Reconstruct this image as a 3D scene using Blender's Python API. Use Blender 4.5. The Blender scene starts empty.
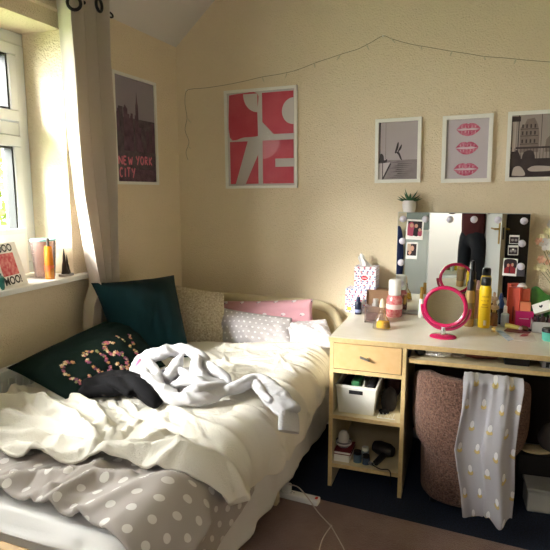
import bpy, bmesh, math, random
import numpy as np
from mathutils import Vector, Matrix, noise as mnoise
random.seed(7); rng = np.random.default_rng(7)
PI = math.pi
S = bpy.context.scene
COL = S.collection

# ------------------------------------------------------------------ camera
F_PX = 547.0
CAM = Vector((1.852, -3.08, 1.408))
VPX, VPY = 490.0, 191.0            # where the depth direction of the room vanishes in the frame
_Y = Vector((VPX - 275, 275 - VPY, -F_PX)).normalized()
_Z = Vector((0, F_PX, 275 - VPY)).normalized()
_X = _Y.cross(_Z)
ROT = Matrix((_X, _Y, _Z)).transposed()      # world -> camera
cd = bpy.data.cameras.new('camera'); cam = bpy.data.objects.new('camera', cd); COL.objects.link(cam)
cd.sensor_width = 36.0; cd.lens = 36.0 * F_PX / 550.0; cd.clip_start = 0.01
cam.matrix_world = Matrix.Translation(CAM) @ ROT.transposed().to_4x4()
S.camera = cam

def on(px, py, ax, val):
    """point of the room seen at a photo position, on the plane axis=val"""
    d = ROT.transposed() @ Vector((px - 275, 275 - py, -F_PX))
    t = (val - CAM[ax]) / d[ax]
    return CAM + d * t
def mpp(p):
    return -(ROT @ (Vector(p) - CAM)).z / F_PX

# ------------------------------------------------------------------ world, sun, exposure
w = bpy.data.worlds.new('sky'); S.world = w; w.use_nodes = True
bg = w.node_tree.nodes['Background']
bg.inputs[0].default_value = (1.0, 0.985, 0.97, 1); bg.inputs[1].default_value = 24.0
SUN_DIR = Vector((1.0, 1.15, -0.69)).normalized()
sl = bpy.data.lights.new('sun', 'SUN'); sl.energy = 21.0; sl.angle = math.radians(20); sl.color = (1.0, 0.96, 0.90)
so = bpy.data.objects.new('sun', sl); COL.objects.link(so)
so.rotation_mode = 'QUATERNION'; so.rotation_quaternion = SUN_DIR.to_track_quat('-Z', 'Y'); so.location = (-4, -5, 5)
pl = bpy.data.lights.new('window_portal', 'AREA'); pl.shape = 'RECTANGLE'; pl.size = 1.7; pl.size_y = 1.05
pl.cycles.is_portal = True
po = bpy.data.objects.new('window_portal', pl); COL.objects.link(po)
po.location = (-0.33, -1.86, 1.56); po.rotation_euler = (0, -PI / 2, 0)
hl = bpy.data.lights.new('hall_fill_light', 'AREA'); hl.energy = 34; hl.size = 0.5  # added fill, no fitting: brightens the enclosed hall reflected in the mirror
ho = bpy.data.objects.new('hall_fill_light', hl); COL.objects.link(ho); ho.location = (1.5, -4.2, 2.3)
S.cycles.max_bounces = 14; S.cycles.diffuse_bounces = 4; S.cycles.transparent_max_bounces = 12
S.view_settings.view_transform = 'Standard'; S.view_settings.look = 'None'
S.view_settings.exposure = 0.06; S.view_settings.gamma = 1.0; S.view_settings.use_curve_mapping = False

# ------------------------------------------------------------------ helpers
def lin(h):
    h = h.lstrip('#')
    c = [int(h[i:i + 2], 16) / 255 for i in (0, 2, 4)]
    return tuple((x / 12.92 if x <= .04045 else ((x + .055) / 1.055) ** 2.4) for x in c) + (1,)

def mat(name, col, rough=.6, metal=0, bump=None, var=None, sheen=0, trans=0, ior=1.45, spec=.5, alpha=1, emit=0, coat=0):
    """bump=(scale, strength[, distance]); var=(scale, second colour[, contrast])"""
    m = bpy.data.materials.new(name); m.use_nodes = True
    n = m.node_tree.nodes; l = m.node_tree.links; b = n['Principled BSDF']
    b.inputs['Base Color'].default_value = lin(col); b.inputs['Roughness'].default_value = rough
    b.inputs['Metallic'].default_value = metal; b.inputs['Specular IOR Level'].default_value = spec
    b.inputs['Sheen Weight'].default_value = sheen; b.inputs['Transmission Weight'].default_value = trans
    b.inputs['IOR'].default_value = ior; b.inputs['Alpha'].default_value = alpha; b.inputs['Coat Weight'].default_value = coat
    if emit:
        b.inputs['Emission Color'].default_value = lin(col); b.inputs['Emission Strength'].default_value = emit
    tc = n.new('ShaderNodeTexCoord')
    if var:
        t = n.new('ShaderNodeTexNoise'); t.inputs['Scale'].default_value = var[0]; t.inputs['Detail'].default_value = 4
        r = n.new('ShaderNodeValToRGB'); k = var[2] if len(var) > 2 else .2
        r.color_ramp.elements[0].position = .5 - k; r.color_ramp.elements[1].position = .5 + k
        r.color_ramp.elements[0].color = lin(col); r.color_ramp.elements[1].color = lin(var[1])
        l.new(tc.outputs['Object'], t.inputs['Vector']); l.new(t.outputs['Fac'], r.inputs['Fac'])
        l.new(r.outputs['Color'], b.inputs['Base Color'])
    if bump:
        t = n.new('ShaderNodeTexNoise'); t.inputs['Scale'].default_value = bump[0]; t.inputs['Detail'].default_value = 3
        bp = n.new('ShaderNodeBump'); bp.inputs['Strength'].default_value = bump[1]
        bp.inputs['Distance'].default_value = bump[2] if len(bump) > 2 else .004
        l.new(tc.outputs['Object'], t.inputs['Vector']); l.new(t.outputs['Fac'], bp.inputs['Height'])
        l.new(bp.outputs['Normal'], b.inputs['Normal'])
    return m

def glass_mat(name, col, gloss=.12, rough=0.02, body=0.0, body_col='#ffffff'):
    """thin clear glass or plastic: transparent with a glossy coat, optional milky body"""
    m = bpy.data.materials.new(name); m.use_nodes = True
    n = m.node_tree.nodes; l = m.node_tree.links; n.clear()
    o = n.new('ShaderNodeOutputMaterial'); t = n.new('ShaderNodeBsdfTransparent'); g = n.new('ShaderNodeBsdfGlossy')
    mx = n.new('ShaderNodeMixShader'); t.inputs[0].default_value = lin(col); g.inputs['Roughness'].default_value = rough
    fr = n.new('ShaderNodeLayerWeight'); fr.inputs[0].default_value = gloss
    l.new(fr.outputs['Fresnel'], mx.inputs[0]); l.new(g.outputs[0], mx.inputs[2])
    if body > 0:
        d = n.new('ShaderNodeBsdfDiffuse'); d.inputs[0].default_value = lin(body_col)
        m2 = n.new('ShaderNodeMixShader'); m2.inputs[0].default_value = body
        l.new(t.outputs[0], m2.inputs[1]); l.new(d.outputs[0], m2.inputs[2]); l.new(m2.outputs[0], mx.inputs[1])
    else:
        l.new(t.outputs[0], mx.inputs[1])
    l.new(mx.outputs[0], o.inputs[0])
    return m

def dot_mat(name, base, dots, rough=.85, bump=(300, .15), stagger=True):
    """cloth printed with dots laid out in UV (metres); dots = [(colour, pitch_u, pitch_v, radius_u, radius_v, off_u, off_v)]"""
    m = mat(name, base, rough, bump=bump, sheen=.1)
    n = m.node_tree.nodes; l = m.node_tree.links; b = n['Principled BSDF']
    uv = n.new('ShaderNodeUVMap'); sp = n.new('ShaderNodeSeparateXYZ'); l.new(uv.outputs[0], sp.inputs[0])
    def M(op, a, bb=None):
        q = n.new('ShaderNodeMath'); q.operation = op
        for i, x in enumerate((a, bb)):
            if x is None: continue
            if isinstance(x, (int, float)): q.inputs[i].default_value = x
            else: l.new(x, q.inputs[i])
        return q.outputs[0]
    cur = None
    for (c, pu, pv, ru, rv, ou, ov) in dots:
        v = M('ADD', M('DIVIDE', sp.outputs[1], pv), ov); row = M('FLOOR', v)
        sh = M('MULTIPLY', M('MODULO', row, 2.0), .5 if stagger else 0.0)
        u = M('ADD', M('ADD', M('DIVIDE', sp.outputs[0], pu), ou), sh)
        du = M('MULTIPLY', M('SUBTRACT', M('FRACT', u), .5), pu / ru)
        dv = M('MULTIPLY', M('SUBTRACT', M('FRACT', v), .5), pv / rv)
        r2 = M('ADD', M('MULTIPLY', du, du), M('MULTIPLY', dv, dv))
        inside = M('LESS_THAN', r2, 1.0)
        mx = n.new('ShaderNodeMix'); mx.data_type = 'RGBA'
        l.new(inside, mx.inputs['Factor'])
        if cur is None: mx.inputs['A'].default_value = lin(base)
        else: l.new(cur, mx.inputs['A'])
        mx.inputs['B'].default_value = lin(c); cur = mx.outputs['Result']
    l.new(cur, b.inputs['Base Color'])
    return m

MATS = {}
class MB:
    def __init__(s): s.v = []; s.f = []; s.mi = []; s.uv = {}; s.cm = 0
    def add(s, vs, fs):
        o = len(s.v); s.v += [tuple(p) for p in vs]
        for f in fs: s.f.append(tuple(i + o for i in f)); s.mi.append(s.cm)
        return o
    def box(s, x0, x1, y0, y1, z0, z1, T=None):
        v = [Vector((x, y, z)) for z in (z0, z1) for y in (y0, y1) for x in (x0, x1)]
        if T: v = [T @ p for p in v]
        s.add(v, [(0, 2, 3, 1), (4, 5, 7, 6), (0, 1, 5, 4), (2, 6, 7, 3), (0, 4, 6, 2), (1, 3, 7, 5)]); return s
    def cyl(s, p0, p1, r0, r1=None, n=16):
        return s.tube([p0, p1], [r0, r0 if r1 is None else r1], n)
    def tube(s, path, r, n=8, flat=1.0, up=None, cap=True):
        P = [Vector(p) for p in path]; k = len(P)
        R = [r] * k if isinstance(r, (int, float)) else list(r)
        prev = Vector(up) if up else None; vs = []
        for i in range(k):
            t = (P[min(i + 1, k - 1)] - P[max(i - 1, 0)])
            t = t.normalized() if t.length > 1e-9 else Vector((0, 0, 1))
            if prev is None: prev = Vector((0, 0, 1)) if abs(t.z) < .9 else Vector((1, 0, 0))
            nn = prev - t * prev.dot(t)
            if nn.length < 1e-6: nn = t.orthogonal()
            nn.normalize(); bb = t.cross(nn); prev = nn
            for j in range(n):
                a = 2 * PI * j / n
                vs.append(P[i] + bb * (math.cos(a) * R[i]) + nn * (math.sin(a) * R[i] * flat))
        fs = [(i * n + j, i * n + (j + 1) % n, (i + 1) * n + (j + 1) % n, (i + 1) * n + j) for i in range(k - 1) for j in range(n)]
        if cap: fs += [tuple(range(n - 1, -1, -1)), tuple((k - 1) * n + j for j in range(n))]
        s.add(vs, fs); return s
    def lathe(s, prof, c=(0, 0, 0), n=24, sx=1, sy=1, T=None):
        vs = []; k = len(prof)
        for r, z in prof:
            for j in range(n):
                a = 2 * PI * j / n
                p = Vector((c[0] + r * sx * math.cos(a), c[1] + r * sy * math.sin(a), c[2] + z))
                vs.append(T @ p if T else p)
        fs = [(i * n + j, i * n + (j + 1) % n, (i + 1) * n + (j + 1) % n, (i + 1) * n + j) for i in range(k - 1) for j in range(n)]
        fs += [tuple(range(n - 1, -1, -1)), tuple((k - 1) * n + j for j in range(n))]
        s.add(vs, fs); return s
    def ball(s, c, r, n=14, m=9, T=None):
        r = (r, r, r) if isinstance(r, (int, float)) else r
        prof = [(math.sin(PI * i / m), -math.cos(PI * i / m)) for i in range(m + 1)]
        vs = []
        for q, z in prof:
            for j in range(n):
                a = 2 * PI * j / n
                p = Vector((q * math.cos(a) * r[0], q * math.sin(a) * r[1], z * r[2]))
                vs.append((T @ p if T else p) + Vector(c))
        s.add(vs, [(i * n + j, i * n + (j + 1) % n, (i + 1) * n + (j + 1) % n, (i + 1) * n + j) for i in range(m) for j in range(n)]); return s
    def prism(s, poly, o, ux, uy, d):
        """flat outline (2-D) laid at o along ux, uy and thickened by vector d"""
        o, ux, uy, d = Vector(o), Vector(ux), Vector(uy), Vector(d); k = len(poly)
        a = [o + ux * p[0] + uy * p[1] for p in poly]; b = [p + d for p in a]
        s.add(a + b, [tuple(range(k - 1, -1, -1)), tuple(range(k, 2 * k))] + [(i, (i + 1) % k, k + (i + 1) % k, k + i) for i in range(k)]); return s
    def grid(s, P, uv=None, close=False):
        """P: array (nu, nv, 3)"""
        nu, nv = P.shape[:2]; o = len(s.v)
        s.v += [tuple(float(q) for q in p) for p in P.reshape(-1, 3)]
        if uv is not None:
            for i, q in enumerate(uv.reshape(-1, 2)): s.uv[o + i] = (float(q[0]), float(q[1]))
        for i in range(nu - 1 + (1 if close else 0)):
            for j in range(nv - 1):
                a, b = i * nv, ((i + 1) % nu) * nv
                s.f.append((o + a + j, o + b + j, o + b + j + 1, o + a + j + 1)); s.mi.append(s.cm)
        return s
    def build(s, name, m, parent=None, smooth=True, bevel=0, sub=0, solid=0, angle=40, world=True, fix=True, weld=False):
        me = bpy.data.meshes.new(name)
        v = s.v
        if parent is not None and world:
            Mi = MATS[parent.name].inverted(); v = [tuple(Mi @ Vector(p)) for p in v]
        me.from_pydata(v, [], s.f)
        for q in (m if isinstance(m, (list, tuple)) else [m]): me.materials.append(q)
        me.polygons.foreach_set('material_index', s.mi)
        if s.uv:
            ul = me.uv_layers.new(name='UVMap')
            for lp in me.loops: ul.data[lp.index].uv = s.uv.get(lp.vertex_index, (0, 0))
        if fix or weld:
            b = bmesh.new(); b.from_mesh(me)
            if weld: bmesh.ops.remove_doubles(b, verts=b.verts, dist=1e-5)
            if fix: bmesh.ops.recalc_face_normals(b, faces=b.faces)
            b.to_mesh(me); b.free()
        if smooth:
            me.polygons.foreach_set('use_smooth', [True] * len(me.polygons)); me.set_sharp_from_angle(angle=math.radians(angle))
        me.update()
        o = bpy.data.objects.new(name, me); COL.objects.link(o)
        if parent is not None: o.parent = parent
        MATS[o.name] = MATS[parent.name] if parent is not None else Matrix.Identity(4)
        if solid:
            q = o.modifiers.new('thickness', 'SOLIDIFY'); q.thickness = solid; q.offset = 0
        if bevel:
            q = o.modifiers.new('bevel', 'BEVEL'); q.width = bevel; q.segments = 3; q.limit_method = 'ANGLE'; q.angle_limit = math.radians(50)
        if sub:
            q = o.modifiers.new('sub', 'SUBSURF'); q.levels = sub; q.render_levels = sub
        return o

def tag(o, label, cat, group=None, kind=None):
    o['label'] = label; o['category'] = cat
    if group: o['group'] = group
    if kind: o['kind'] = kind
    return o
def thing(name, label, cat, loc=(0, 0, 0), rz=0, group=None):
    o = bpy.data.objects.new(name, None); COL.objects.link(o); o.empty_display_size = .05
    o.location = loc; o.rotation_euler = (0, 0, rz)
    MATS[o.name] = Matrix.Translation(Vector(loc)) @ Matrix.Rotation(rz, 4, 'Z')
    return tag(o, label, cat, group)
def struct(o):
    o['kind'] = 'structure'; return o
def text_mesh(body, size, bold=0.0):
    """letters as 2-D filled mesh: returns verts (x,y) and faces, centred"""
    cu = bpy.data.curves.new('t', 'FONT'); cu.body = body; cu.size = size; cu.align_x = 'CENTER'; cu.align_y = 'CENTER'; cu.offset = bold
    ob = bpy.data.objects.new('t', cu); COL.objects.link(ob)
    dg = bpy.context.evaluated_depsgraph_get(); me = bpy.data.meshes.new_from_object(ob.evaluated_get(dg))
    vs = [(p.co.x, p.co.y) for p in me.vertices]; fs = [tuple(p.vertices) for p in me.polygons]
    bpy.data.objects.remove(ob); bpy.data.curves.remove(cu); bpy.data.meshes.remove(me)
    return vs, fs
def put_text(mb, body, size, o, ux, uy, bold=0.0, warp=None):
    vs, fs = text_mesh(body, size, bold); o, ux, uy = Vector(o), Vector(ux), Vector(uy)
    if warp: vs = [warp(*p) for p in vs]
    mb.add([o + ux * x + uy * y for x, y in vs], fs)
def evaluated(o):
    """apply an object's modifiers in place"""
    dg = bpy.context.evaluated_depsgraph_get(); dg.update()
    me = bpy.data.meshes.new_from_object(o.evaluated_get(dg)); old = o.data
    me.name = old.name; o.modifiers.clear(); o.data = me
    return o
def copy_tree(o, parent=None):
    c = o.copy(); COL.objects.link(c)
    if parent is not None: c.parent = parent
    for ch in list(o.children): copy_tree(ch, c)
    return c
def fbm(X, Y, sc, seed=0, oct=4):
    """cheap smooth noise, vectorised"""
    r = np.random.default_rng(seed); out = np.zeros_like(X, dtype=float); a = 1.0; tot = 0
    for o in range(oct):
        for _ in range(4):
            th = r.uniform(0, 2 * PI); ph = r.uniform(0, 2 * PI); k = sc * (2 ** o) * r.uniform(.7, 1.3)
            out += a * np.sin(k * (X * math.cos(th) + Y * math.sin(th)) + ph + 1.3 * np.sin(k * .6 * (X * math.sin(th) - Y * math.cos(th)) + ph * 2)) / 4
        tot += a; a *= .5
    return out / tot
def polydist(X, Y, pts):
    d = np.full(X.shape, 1e9)
    for (a, b) in zip(pts[:-1], pts[1:]):
        ax, ay = a[0], a[1]; bx, by = b[0] - ax, b[1] - ay; L = bx * bx + by * by + 1e-12
        t = np.clip(((X - ax) * bx + (Y - ay) * by) / L, 0, 1)
        d = np.minimum(d, np.hypot(X - ax - t * bx, Y - ay - t * by))
    return d
def smooth_path(pts, n=8):
    P = [Vector(p) for p in pts]; out = []
    for i in range(len(P) - 1):
        a, b, c, d = P[max(i - 1, 0)], P[i], P[i + 1], P[min(i + 2, len(P) - 1)]
        for k in range(n):
            t = k / n
            out.append(.5 * ((2 * b) + (c - a) * t + (2 * a - 5 * b + 4 * c - d) * t * t + (3 * b - a - 3 * c + d) * t ** 3))
    return out + [P[-1]]
def rrect(w, h, r, n=5):
    out = []
    for cx, cy, a0 in ((w / 2 - r, h / 2 - r, 0), (-w / 2 + r, h / 2 - r, 90), (-w / 2 + r, -h / 2 + r, 180), (w / 2 - r, -h / 2 + r, 270)):
        for k in range(n + 1):
            a = math.radians(a0 + 90 * k / n); out.append((cx + r * math.cos(a), cy + r * math.sin(a)))
    return out
def ellipse(cx, cy, rx, ry, n=20, rot=0):
    out = []
    for k in range(n):
        a = 2 * PI * k / n; x, y = rx * math.cos(a), ry * math.sin(a)
        out.append((cx + x * math.cos(rot) - y * math.sin(rot), cy + x * math.sin(rot) + y * math.cos(rot)))
    return out

def arc_uv(P):
    du = np.linalg.norm(np.diff(P, axis=0), axis=2); dv = np.linalg.norm(np.diff(P, axis=1), axis=2)
    u = np.concatenate([np.zeros((1, P.shape[1])), np.cumsum(du, 0)], 0); v = np.concatenate([np.zeros((P.shape[0], 1)), np.cumsum(dv, 1)], 1)
    return np.stack([u, v], -1)
def creases(X, Y, n, seed, box, ang, amp, wid, length):
    """short random creases in a cloth: ang(x, y, rnd) gives the direction"""
    q = random.Random(seed); H = np.zeros_like(X)
    for _ in range(n):
        x, y = q.uniform(*box[0]), q.uniform(*box[1]); a = ang(x, y, q); L = q.uniform(*length) / 2; bnd = q.uniform(-.25, .25)
        p = [(x - L * math.cos(a - bnd), y - L * math.sin(a - bnd)), (x, y), (x + L * math.cos(a + bnd), y + L * math.sin(a + bnd))]
        d = polydist(X, Y, p); w_ = q.uniform(*wid); H += q.uniform(.4, 1) * amp * (1 if q.random() < .6 else -.8) * np.exp(-(d / w_) ** 1.5)
    return H
# ------------------------------------------------------------------ common materials
M_wall = mat('cream_wall_paint', '#ead9bb', .8, bump=(120, .85, .009))
M_ceil = mat('ceiling_paint', '#d6d0c8', .9, bump=(60, .2))
M_white = mat('white_gloss', '#ecebe6', .35)
M_upvc = mat('white_upvc', '#dfe2e2', .25)
M_black = mat('black_plastic', '#15151a', .4)
M_seal = mat('window_seal', '#1c1d1e', .6)
M_carpet = mat('navy_carpet', '#0f1626', .95, bump=(300, 1.0, .012), var=(170, '#22304c', .14))
M_birch = mat('pale_birch', '#dfd1b2', .45, var=(14, '#d3c29c', .3))
M_birchtop = mat('pale_laminate', '#e9e2d4', .28, var=(20, '#e0d7c4', .3))
M_edge = mat('edge_banding', '#d6bd8c', .5, var=(60, '#c4a673', .3))
M_beech = mat('beech_front', '#deb988', .42, var=(30, '#d2aa74', .3))
M_steel = mat('brushed_steel', '#b9b9b6', .28, metal=1)
M_brass = mat('brass', '#b8923c', .3, metal=1)
M_mirror = mat('mirror_glass', '#eef2f0', .0, metal=1)
M_frame = mat('white_frame', '#efece2', .4)
M_paper = mat('white_paper', '#f3f1ec', .7)
M_window_glass = glass_mat('window_glass', '#fbfdfd', .05)
M_clear = glass_mat('clear_glass', '#f1eeec', .35, .03)

# ------------------------------------------------------------------ structure
WX = -0.31                     # outer face of the window wall
WY0, WY1, WZ0, WZ1 = -2.74, -0.997, 1.000, 2.130
XR, YF, ZC = 3.2, -3.68, 2.56
struct(MB().box(-.24, XR + .1, YF - .1, .12, -.1, 0).build('floor', M_carpet, smooth=False))
b = MB(); b.box(WX, 0, YF, 0, 0, WZ0 - .012); b.box(WX, 0, YF, 0, WZ1, 2.7); b.box(WX, 0, YF, WY0, WZ0 - .012, WZ1); b.box(WX, 0, WY1, 0, WZ0 - .012, WZ1)
struct(b.build('wall_left', M_wall, smooth=False))
struct(MB().box(WX, XR + .1, 0, .12, 0, 2.7).build('wall_back', M_wall, smooth=False))
struct(MB().box(XR, XR + .1, YF, 0, 0, 2.7).build('wall_right', M_wall, smooth=False))
DX0, DX1 = 1.06, 1.81
b = MB(); b.box(0, DX0, YF - .1, YF, 0, 2.7); b.box(DX1, XR, YF - .1, YF, 0, 2.7); b.box(DX0, DX1, YF - .1, YF, 2.02, 2.7)
struct(b.build('wall_front', M_wall, smooth=False))
ZE = on(180, 47, 1, 0).z
sl_ = (on(219, 0, 1, 0).z - ZE) / (on(219, 0, 1, 0).x - on(180, 47, 1, 0).x)
xk = (ZC - ZE) / sl_
b = MB(); b.prism([(0 - .02, ZE - .02 * sl_), (xk, ZC), (XR, ZC), (XR, ZC + .1), (-.02, ZC + .1)], (0, YF - .02, 0), (1, 0, 0), (0, 0, 1), (0, -YF + .02, 0))
struct(b.build('ceiling', M_ceil, smooth=False))
# hall behind the doorway
M_hall = mat('hall_white_paint', '#f2f1ee', .8)
b = MB(); b.box(.4, 2.4, -4.9, -4.8, 0, 2.5); b.box(.3, .4, -4.9, YF - .1, 0, 2.5); b.box(2.4, 2.5, -4.9, YF - .1, 0, 2.5)
struct(b.build('wall_hall', M_hall, smooth=False))
struct(MB().box(.3, 2.5, -4.9, YF - .1, 2.45, 2.55).build('ceiling_hall', M_ceil, smooth=False))
struct(MB().box(.3, 2.5, -4.9, YF - .1, -.1, 0).build('floor_hall', mat('hall_carpet', '#6d6a72', .95, bump=(300, .5)), smooth=False))
b = MB(); b.box(DX0 - .07, DX0, YF, YF + .015, 0, 2.09); b.box(DX1, DX1 + .07, YF, YF + .015, 0, 2.09); b.box(DX0 - .07, DX1 + .07, YF, YF + .015, 2.02, 2.09)
struct(b.build('trim_1', M_white, smooth=False, bevel=.004))
b = MB(); b.box(.02, XR, -.014, 0, 0, .1)
struct(b.build('baseboard_back', M_white, smooth=False, bevel=.004))
# batten above the window
b = MB(); b.prism([(0, 0), (.03, 0), (.03, .012), (.022, .02), (.022, .06), (0, .06)], (0, -3.0, 2.2), (1, 0, 0), (0, 0, 1), (0, 2.08, 0))
struct(b.build('trim_2', M_wall, smooth=False))
# sill board
sx = .055
b = MB(); b.box(-.221, sx, WY0, WY1, WZ0 - .012, WZ0 + .012); b.box(0, sx, WY1 - .01, WY1 + .11, WZ0 - .012, WZ0 + .012); b.box(0, sx, WY0 - .1, WY0, WZ0 - .012, WZ0 + .012)
struct(b.build('trim_3', M_white, smooth=False, bevel=.004))
ZS = WZ0 + .012
# window
win = bpy.data.objects.new('window_1', None); COL.objects.link(win); MATS['window_1'] = Matrix.Identity(4); struct(win)
fx0, fx1 = -.300, -.222; fw = .055
def rect_frame(b, x0, x1, y0, y1, z0, z1, w_):
    b.box(x0, x1, y0, y1, z0, z0 + w_); b.box(x0, x1, y0, y1, z1 - w_, z1); b.box(x0, x1, y0, y0 + w_, z0 + w_, z1 - w_); b.box(x0, x1, y1 - w_, y1, z0 + w_, z1 - w_)
b = MB(); rect_frame(b, fx0, fx1, WY0, WY1, ZS, WZ1, fw)
ym = (WY0 + WY1) / 2; _zt = on(10, 128, 0, -.22).z; zt0, zt1 = _zt - .03, _zt + .03
b.box(fx0, fx1, ym - .035, ym + .035, ZS + fw, WZ1 - fw)
for ya, yb in ((WY0 + fw, ym - .035), (ym + .035, WY1 - fw)): b.box(fx0, fx1, ya, yb, zt0, zt1)
b.build('window_frame', M_upvc, win, bevel=.006, smooth=False)
for ya, yb in ((WY0 + fw, ym - .035), (ym + .035, WY1 - fw)):
    for za, zb in ((ZS + fw, zt0), (zt1, WZ1 - fw)):
        b = MB(); rect_frame(b, -.290, -.207, ya + .003, yb - .003, za + .003, zb - .003, .05)
        sa = b.build('sash', M_upvc, win, bevel=.008, smooth=False)
        b = MB(); rect_frame(b, -.265, -.217, ya + .053, yb - .053, za + .053, zb - .053, .009)
        b.build('seal', M_seal, sa, smooth=False)
        b = MB(); b.box(-.256, -.252, ya + .06, yb - .06, za + .06, zb - .06)
        b.build('pane', M_window_glass, sa, smooth=False)
        b = MB(); b.box(-.207, -.20, (ya + yb) / 2 - .012, (ya + yb) / 2 + .012, za + .012, za + .045); b.box(-.20, -.185, (ya + yb) / 2 - .01, (ya + yb) / 2 + .09, za + .02, za + .035)
        b.build('handle', M_white, sa, bevel=.003)
# white door leaf behind the photographer
dr = bpy.data.objects.new('door_1', None); COL.objects.link(dr); struct(dr)
DA = math.atan2(.74, .19)
dr.location = (DX1 + .005, YF + .02, 0); dr.rotation_euler = (0, 0, DA)
MATS['door_1'] = Matrix.Translation(dr.location) @ Matrix.Rotation(DA, 4, 'Z')
b = MB(); b.box(0, .74, -.02, .02, .01, 2.0); b.build('leaf', M_white, dr, world=False, bevel=.003)
b = MB(); b.box(.7402, .7412, -.02, .02, .01, 2.0); b.build('edge', mat('door_edge', '#9a8a6c', .6), dr, world=False)
b = MB()
b.box(.66, .70, .02, .027, .88, 1.1); b.cyl((.68, .02, 1.03), (.68, .07, 1.03), .009); b.cyl((.69, .067, 1.03), (.56, .067, 1.03), .009)
b.box(.66, .70, -.027, -.02, .88, 1.1); b.cyl((.68, -.02, 1.03), (.68, -.07, 1.03), .009); b.cyl((.69, -.067, 1.03), (.56, -.067, 1.03), .009)
b.build('handle', M_brass, dr, world=False, bevel=.002)
b = MB(); b.box(.741, .7425, -.008, .008, .93, 1.05); b.build('latch', M_black, dr, world=False)
# radiator
rad = thing('radiator', 'white panel radiator under the window behind the lettered cushion', 'radiator', (.06, -1.55, .14))
b = MB()
b.box(.03, .058, -2.4, -.76, .14, .68)
for y in np.arange(-2.38, -.78, .036): b.box(.058, .067, y, y + .02, .17, .65)
b.build('panel', M_white, rad, smooth=False, bevel=.004)
b = MB(); b.box(.028, .075, -2.402, -.758, .68, .692); b.build('top_grille', M_white, rad, bevel=.003)
for y in (-2.1, -.95):
    MB().box(.001, .03, y, y + .04, .3, .6).build('bracket', M_white, rad)
MB().cyl((.045, -.79, .0), (.045, -.79, .16), .009).build('pipe', M_white, rad)

# ------------------------------------------------------------------ outside the window
struct(MB().box(-9, WX, -8, 6, -.35, -.3).build('ground_garden', mat('lawn', '#5c7a35', .9, bump=(80, .5), var=(9, '#7d9646', .3))))
M_brick = mat('garden_brick', '#7a5444', .8, var=(6, '#6a4636', .2))
tag(MB().box(-2.9, -2.7, -1.2, 4.2, -.3, 1.05).build('garden_wall', M_brick, bevel=.02), 'low pink brick garden wall seen through the window', 'wall')
bu = thing('garden_bush', 'light green leafy bush outside behind the window pane', 'bush', (-4.2, 1.5, -.3))
b = MB(); rb = random.Random(3)
for k in range(1500):
    c = Vector((rb.gauss(0, 1), rb.gauss(0, 1), rb.gauss(0, 1))).normalized() * rb.uniform(.75, 1.0)
    c = Vector((-4.2 + c.x * .75, 1.5 + c.y * 1.6, 1.05 + c.z * 1.3))
    u = Vector((rb.uniform(-1, 1), rb.uniform(-1, 1), rb.uniform(-1, 1))).normalized(); v_ = u.orthogonal().normalized(); s_ = rb.uniform(.05, .11)
    b.add([c - u * s_, c + v_ * s_ * .5, c + u * s_, c - v_ * s_ * .5], [(0, 1, 2, 3)])
b.build('foliage', mat('bush_leaves', '#46591c', .6, var=(3, '#6b7a34', .25)), bu, smooth=False, fix=False)
b = MB()
for a in range(5): b.tube([(-4.2, 1.5, -.3), (-4.2 + .25 * math.cos(a * 1.3), 1.5 + .5 * math.sin(a * 1.3), 1.2)], [.04, .015], 6)
b.build('stem', mat('bush_stem', '#5a4630', .9), bu)

# ------------------------------------------------------------------ rug
rg0, rg1 = on(285, 493, 2, 0), on(510, 548, 2, 0); ra = math.atan2(rg1.y - rg0.y, rg1.x - rg0.x)
b = MB(); T = Matrix.Translation((rg0.x, rg0.y, 0)) @ Matrix.Rotation(ra, 4, 'Z')
b.box(-.42, 1.75, -1.9, 0, .001, .013, T)
tag(b.build('rug', mat('dusty_pink_rug', '#8a6a5f', .95, bump=(260, .9, .01), var=(7, '#7a584f', .12), sheen=.3), bevel=.005), 'dusty pink brown rug on the navy carpet beside the bed', 'rug')

# ------------------------------------------------------------------ bed
BX0, BX1, BZ = .11, 1.063, .53
M_cream = mat('cream_bed_frame', '#d9cba8', .4)
bed = thing('bed', 'single bed with cream arched headboard and white fitted sheet', 'bed', (.59, -1.1, 0))
# headboard: padded panel with a thick rounded rim
def arch(w_, h0, h1, r, n=10):
    pts = [(-w_, h0), (-w_, h1 - r)]
    for k in range(1, n + 1):
        a = PI - .5 * PI * k / n; pts.append((-w_ + r + r * math.cos(a), h1 - r + r * math.sin(a) * 1.0))
    m = [(-x, z) for x, z in reversed(pts)]
    return pts + m
HX = .592; ar = arch(.487, .05, .748, .155)
b = MB(); b.tube([(HX + x, -.05, z) for x, z in ar], .031, 12, flat=.8, up=(0, 1, 0)); b.build('headboard_rim', M_cream, bed)
b = MB(); b.prism([(x * .97, max(z, .3) - .01) for x, z in ar], (HX, -.065, 0), (1, 0, 0), (0, 0, 1), (0, .03, 0)); b.build('headboard_panel', mat('headboard_panel', '#cfbf9a', .5), bed)
# frame and legs
b = MB(); b.box(.105, .135, -2.11, -.085, .18, .3); b.box(1.03, 1.06, -2.11, -.085, .18, .3); b.box(.136, 1.029, -2.11, -2.08, .18, .3); b.box(.136, 1.029, -.115, -.085, .18, .3)
for y in np.arange(-1.95, -.15, .2): b.box(.136, 1.029, y, y + .07, .27, .289)
b.build('frame', M_cream, bed, smooth=False, bevel=.003)
for x in (.13, 1.02):
    for y in (-2.0, -.95):
        MB().box(x - .02, x + .02, y - .02, y + .02, .014, .2).build('leg', M_cream, bed, bevel=.003)
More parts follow.
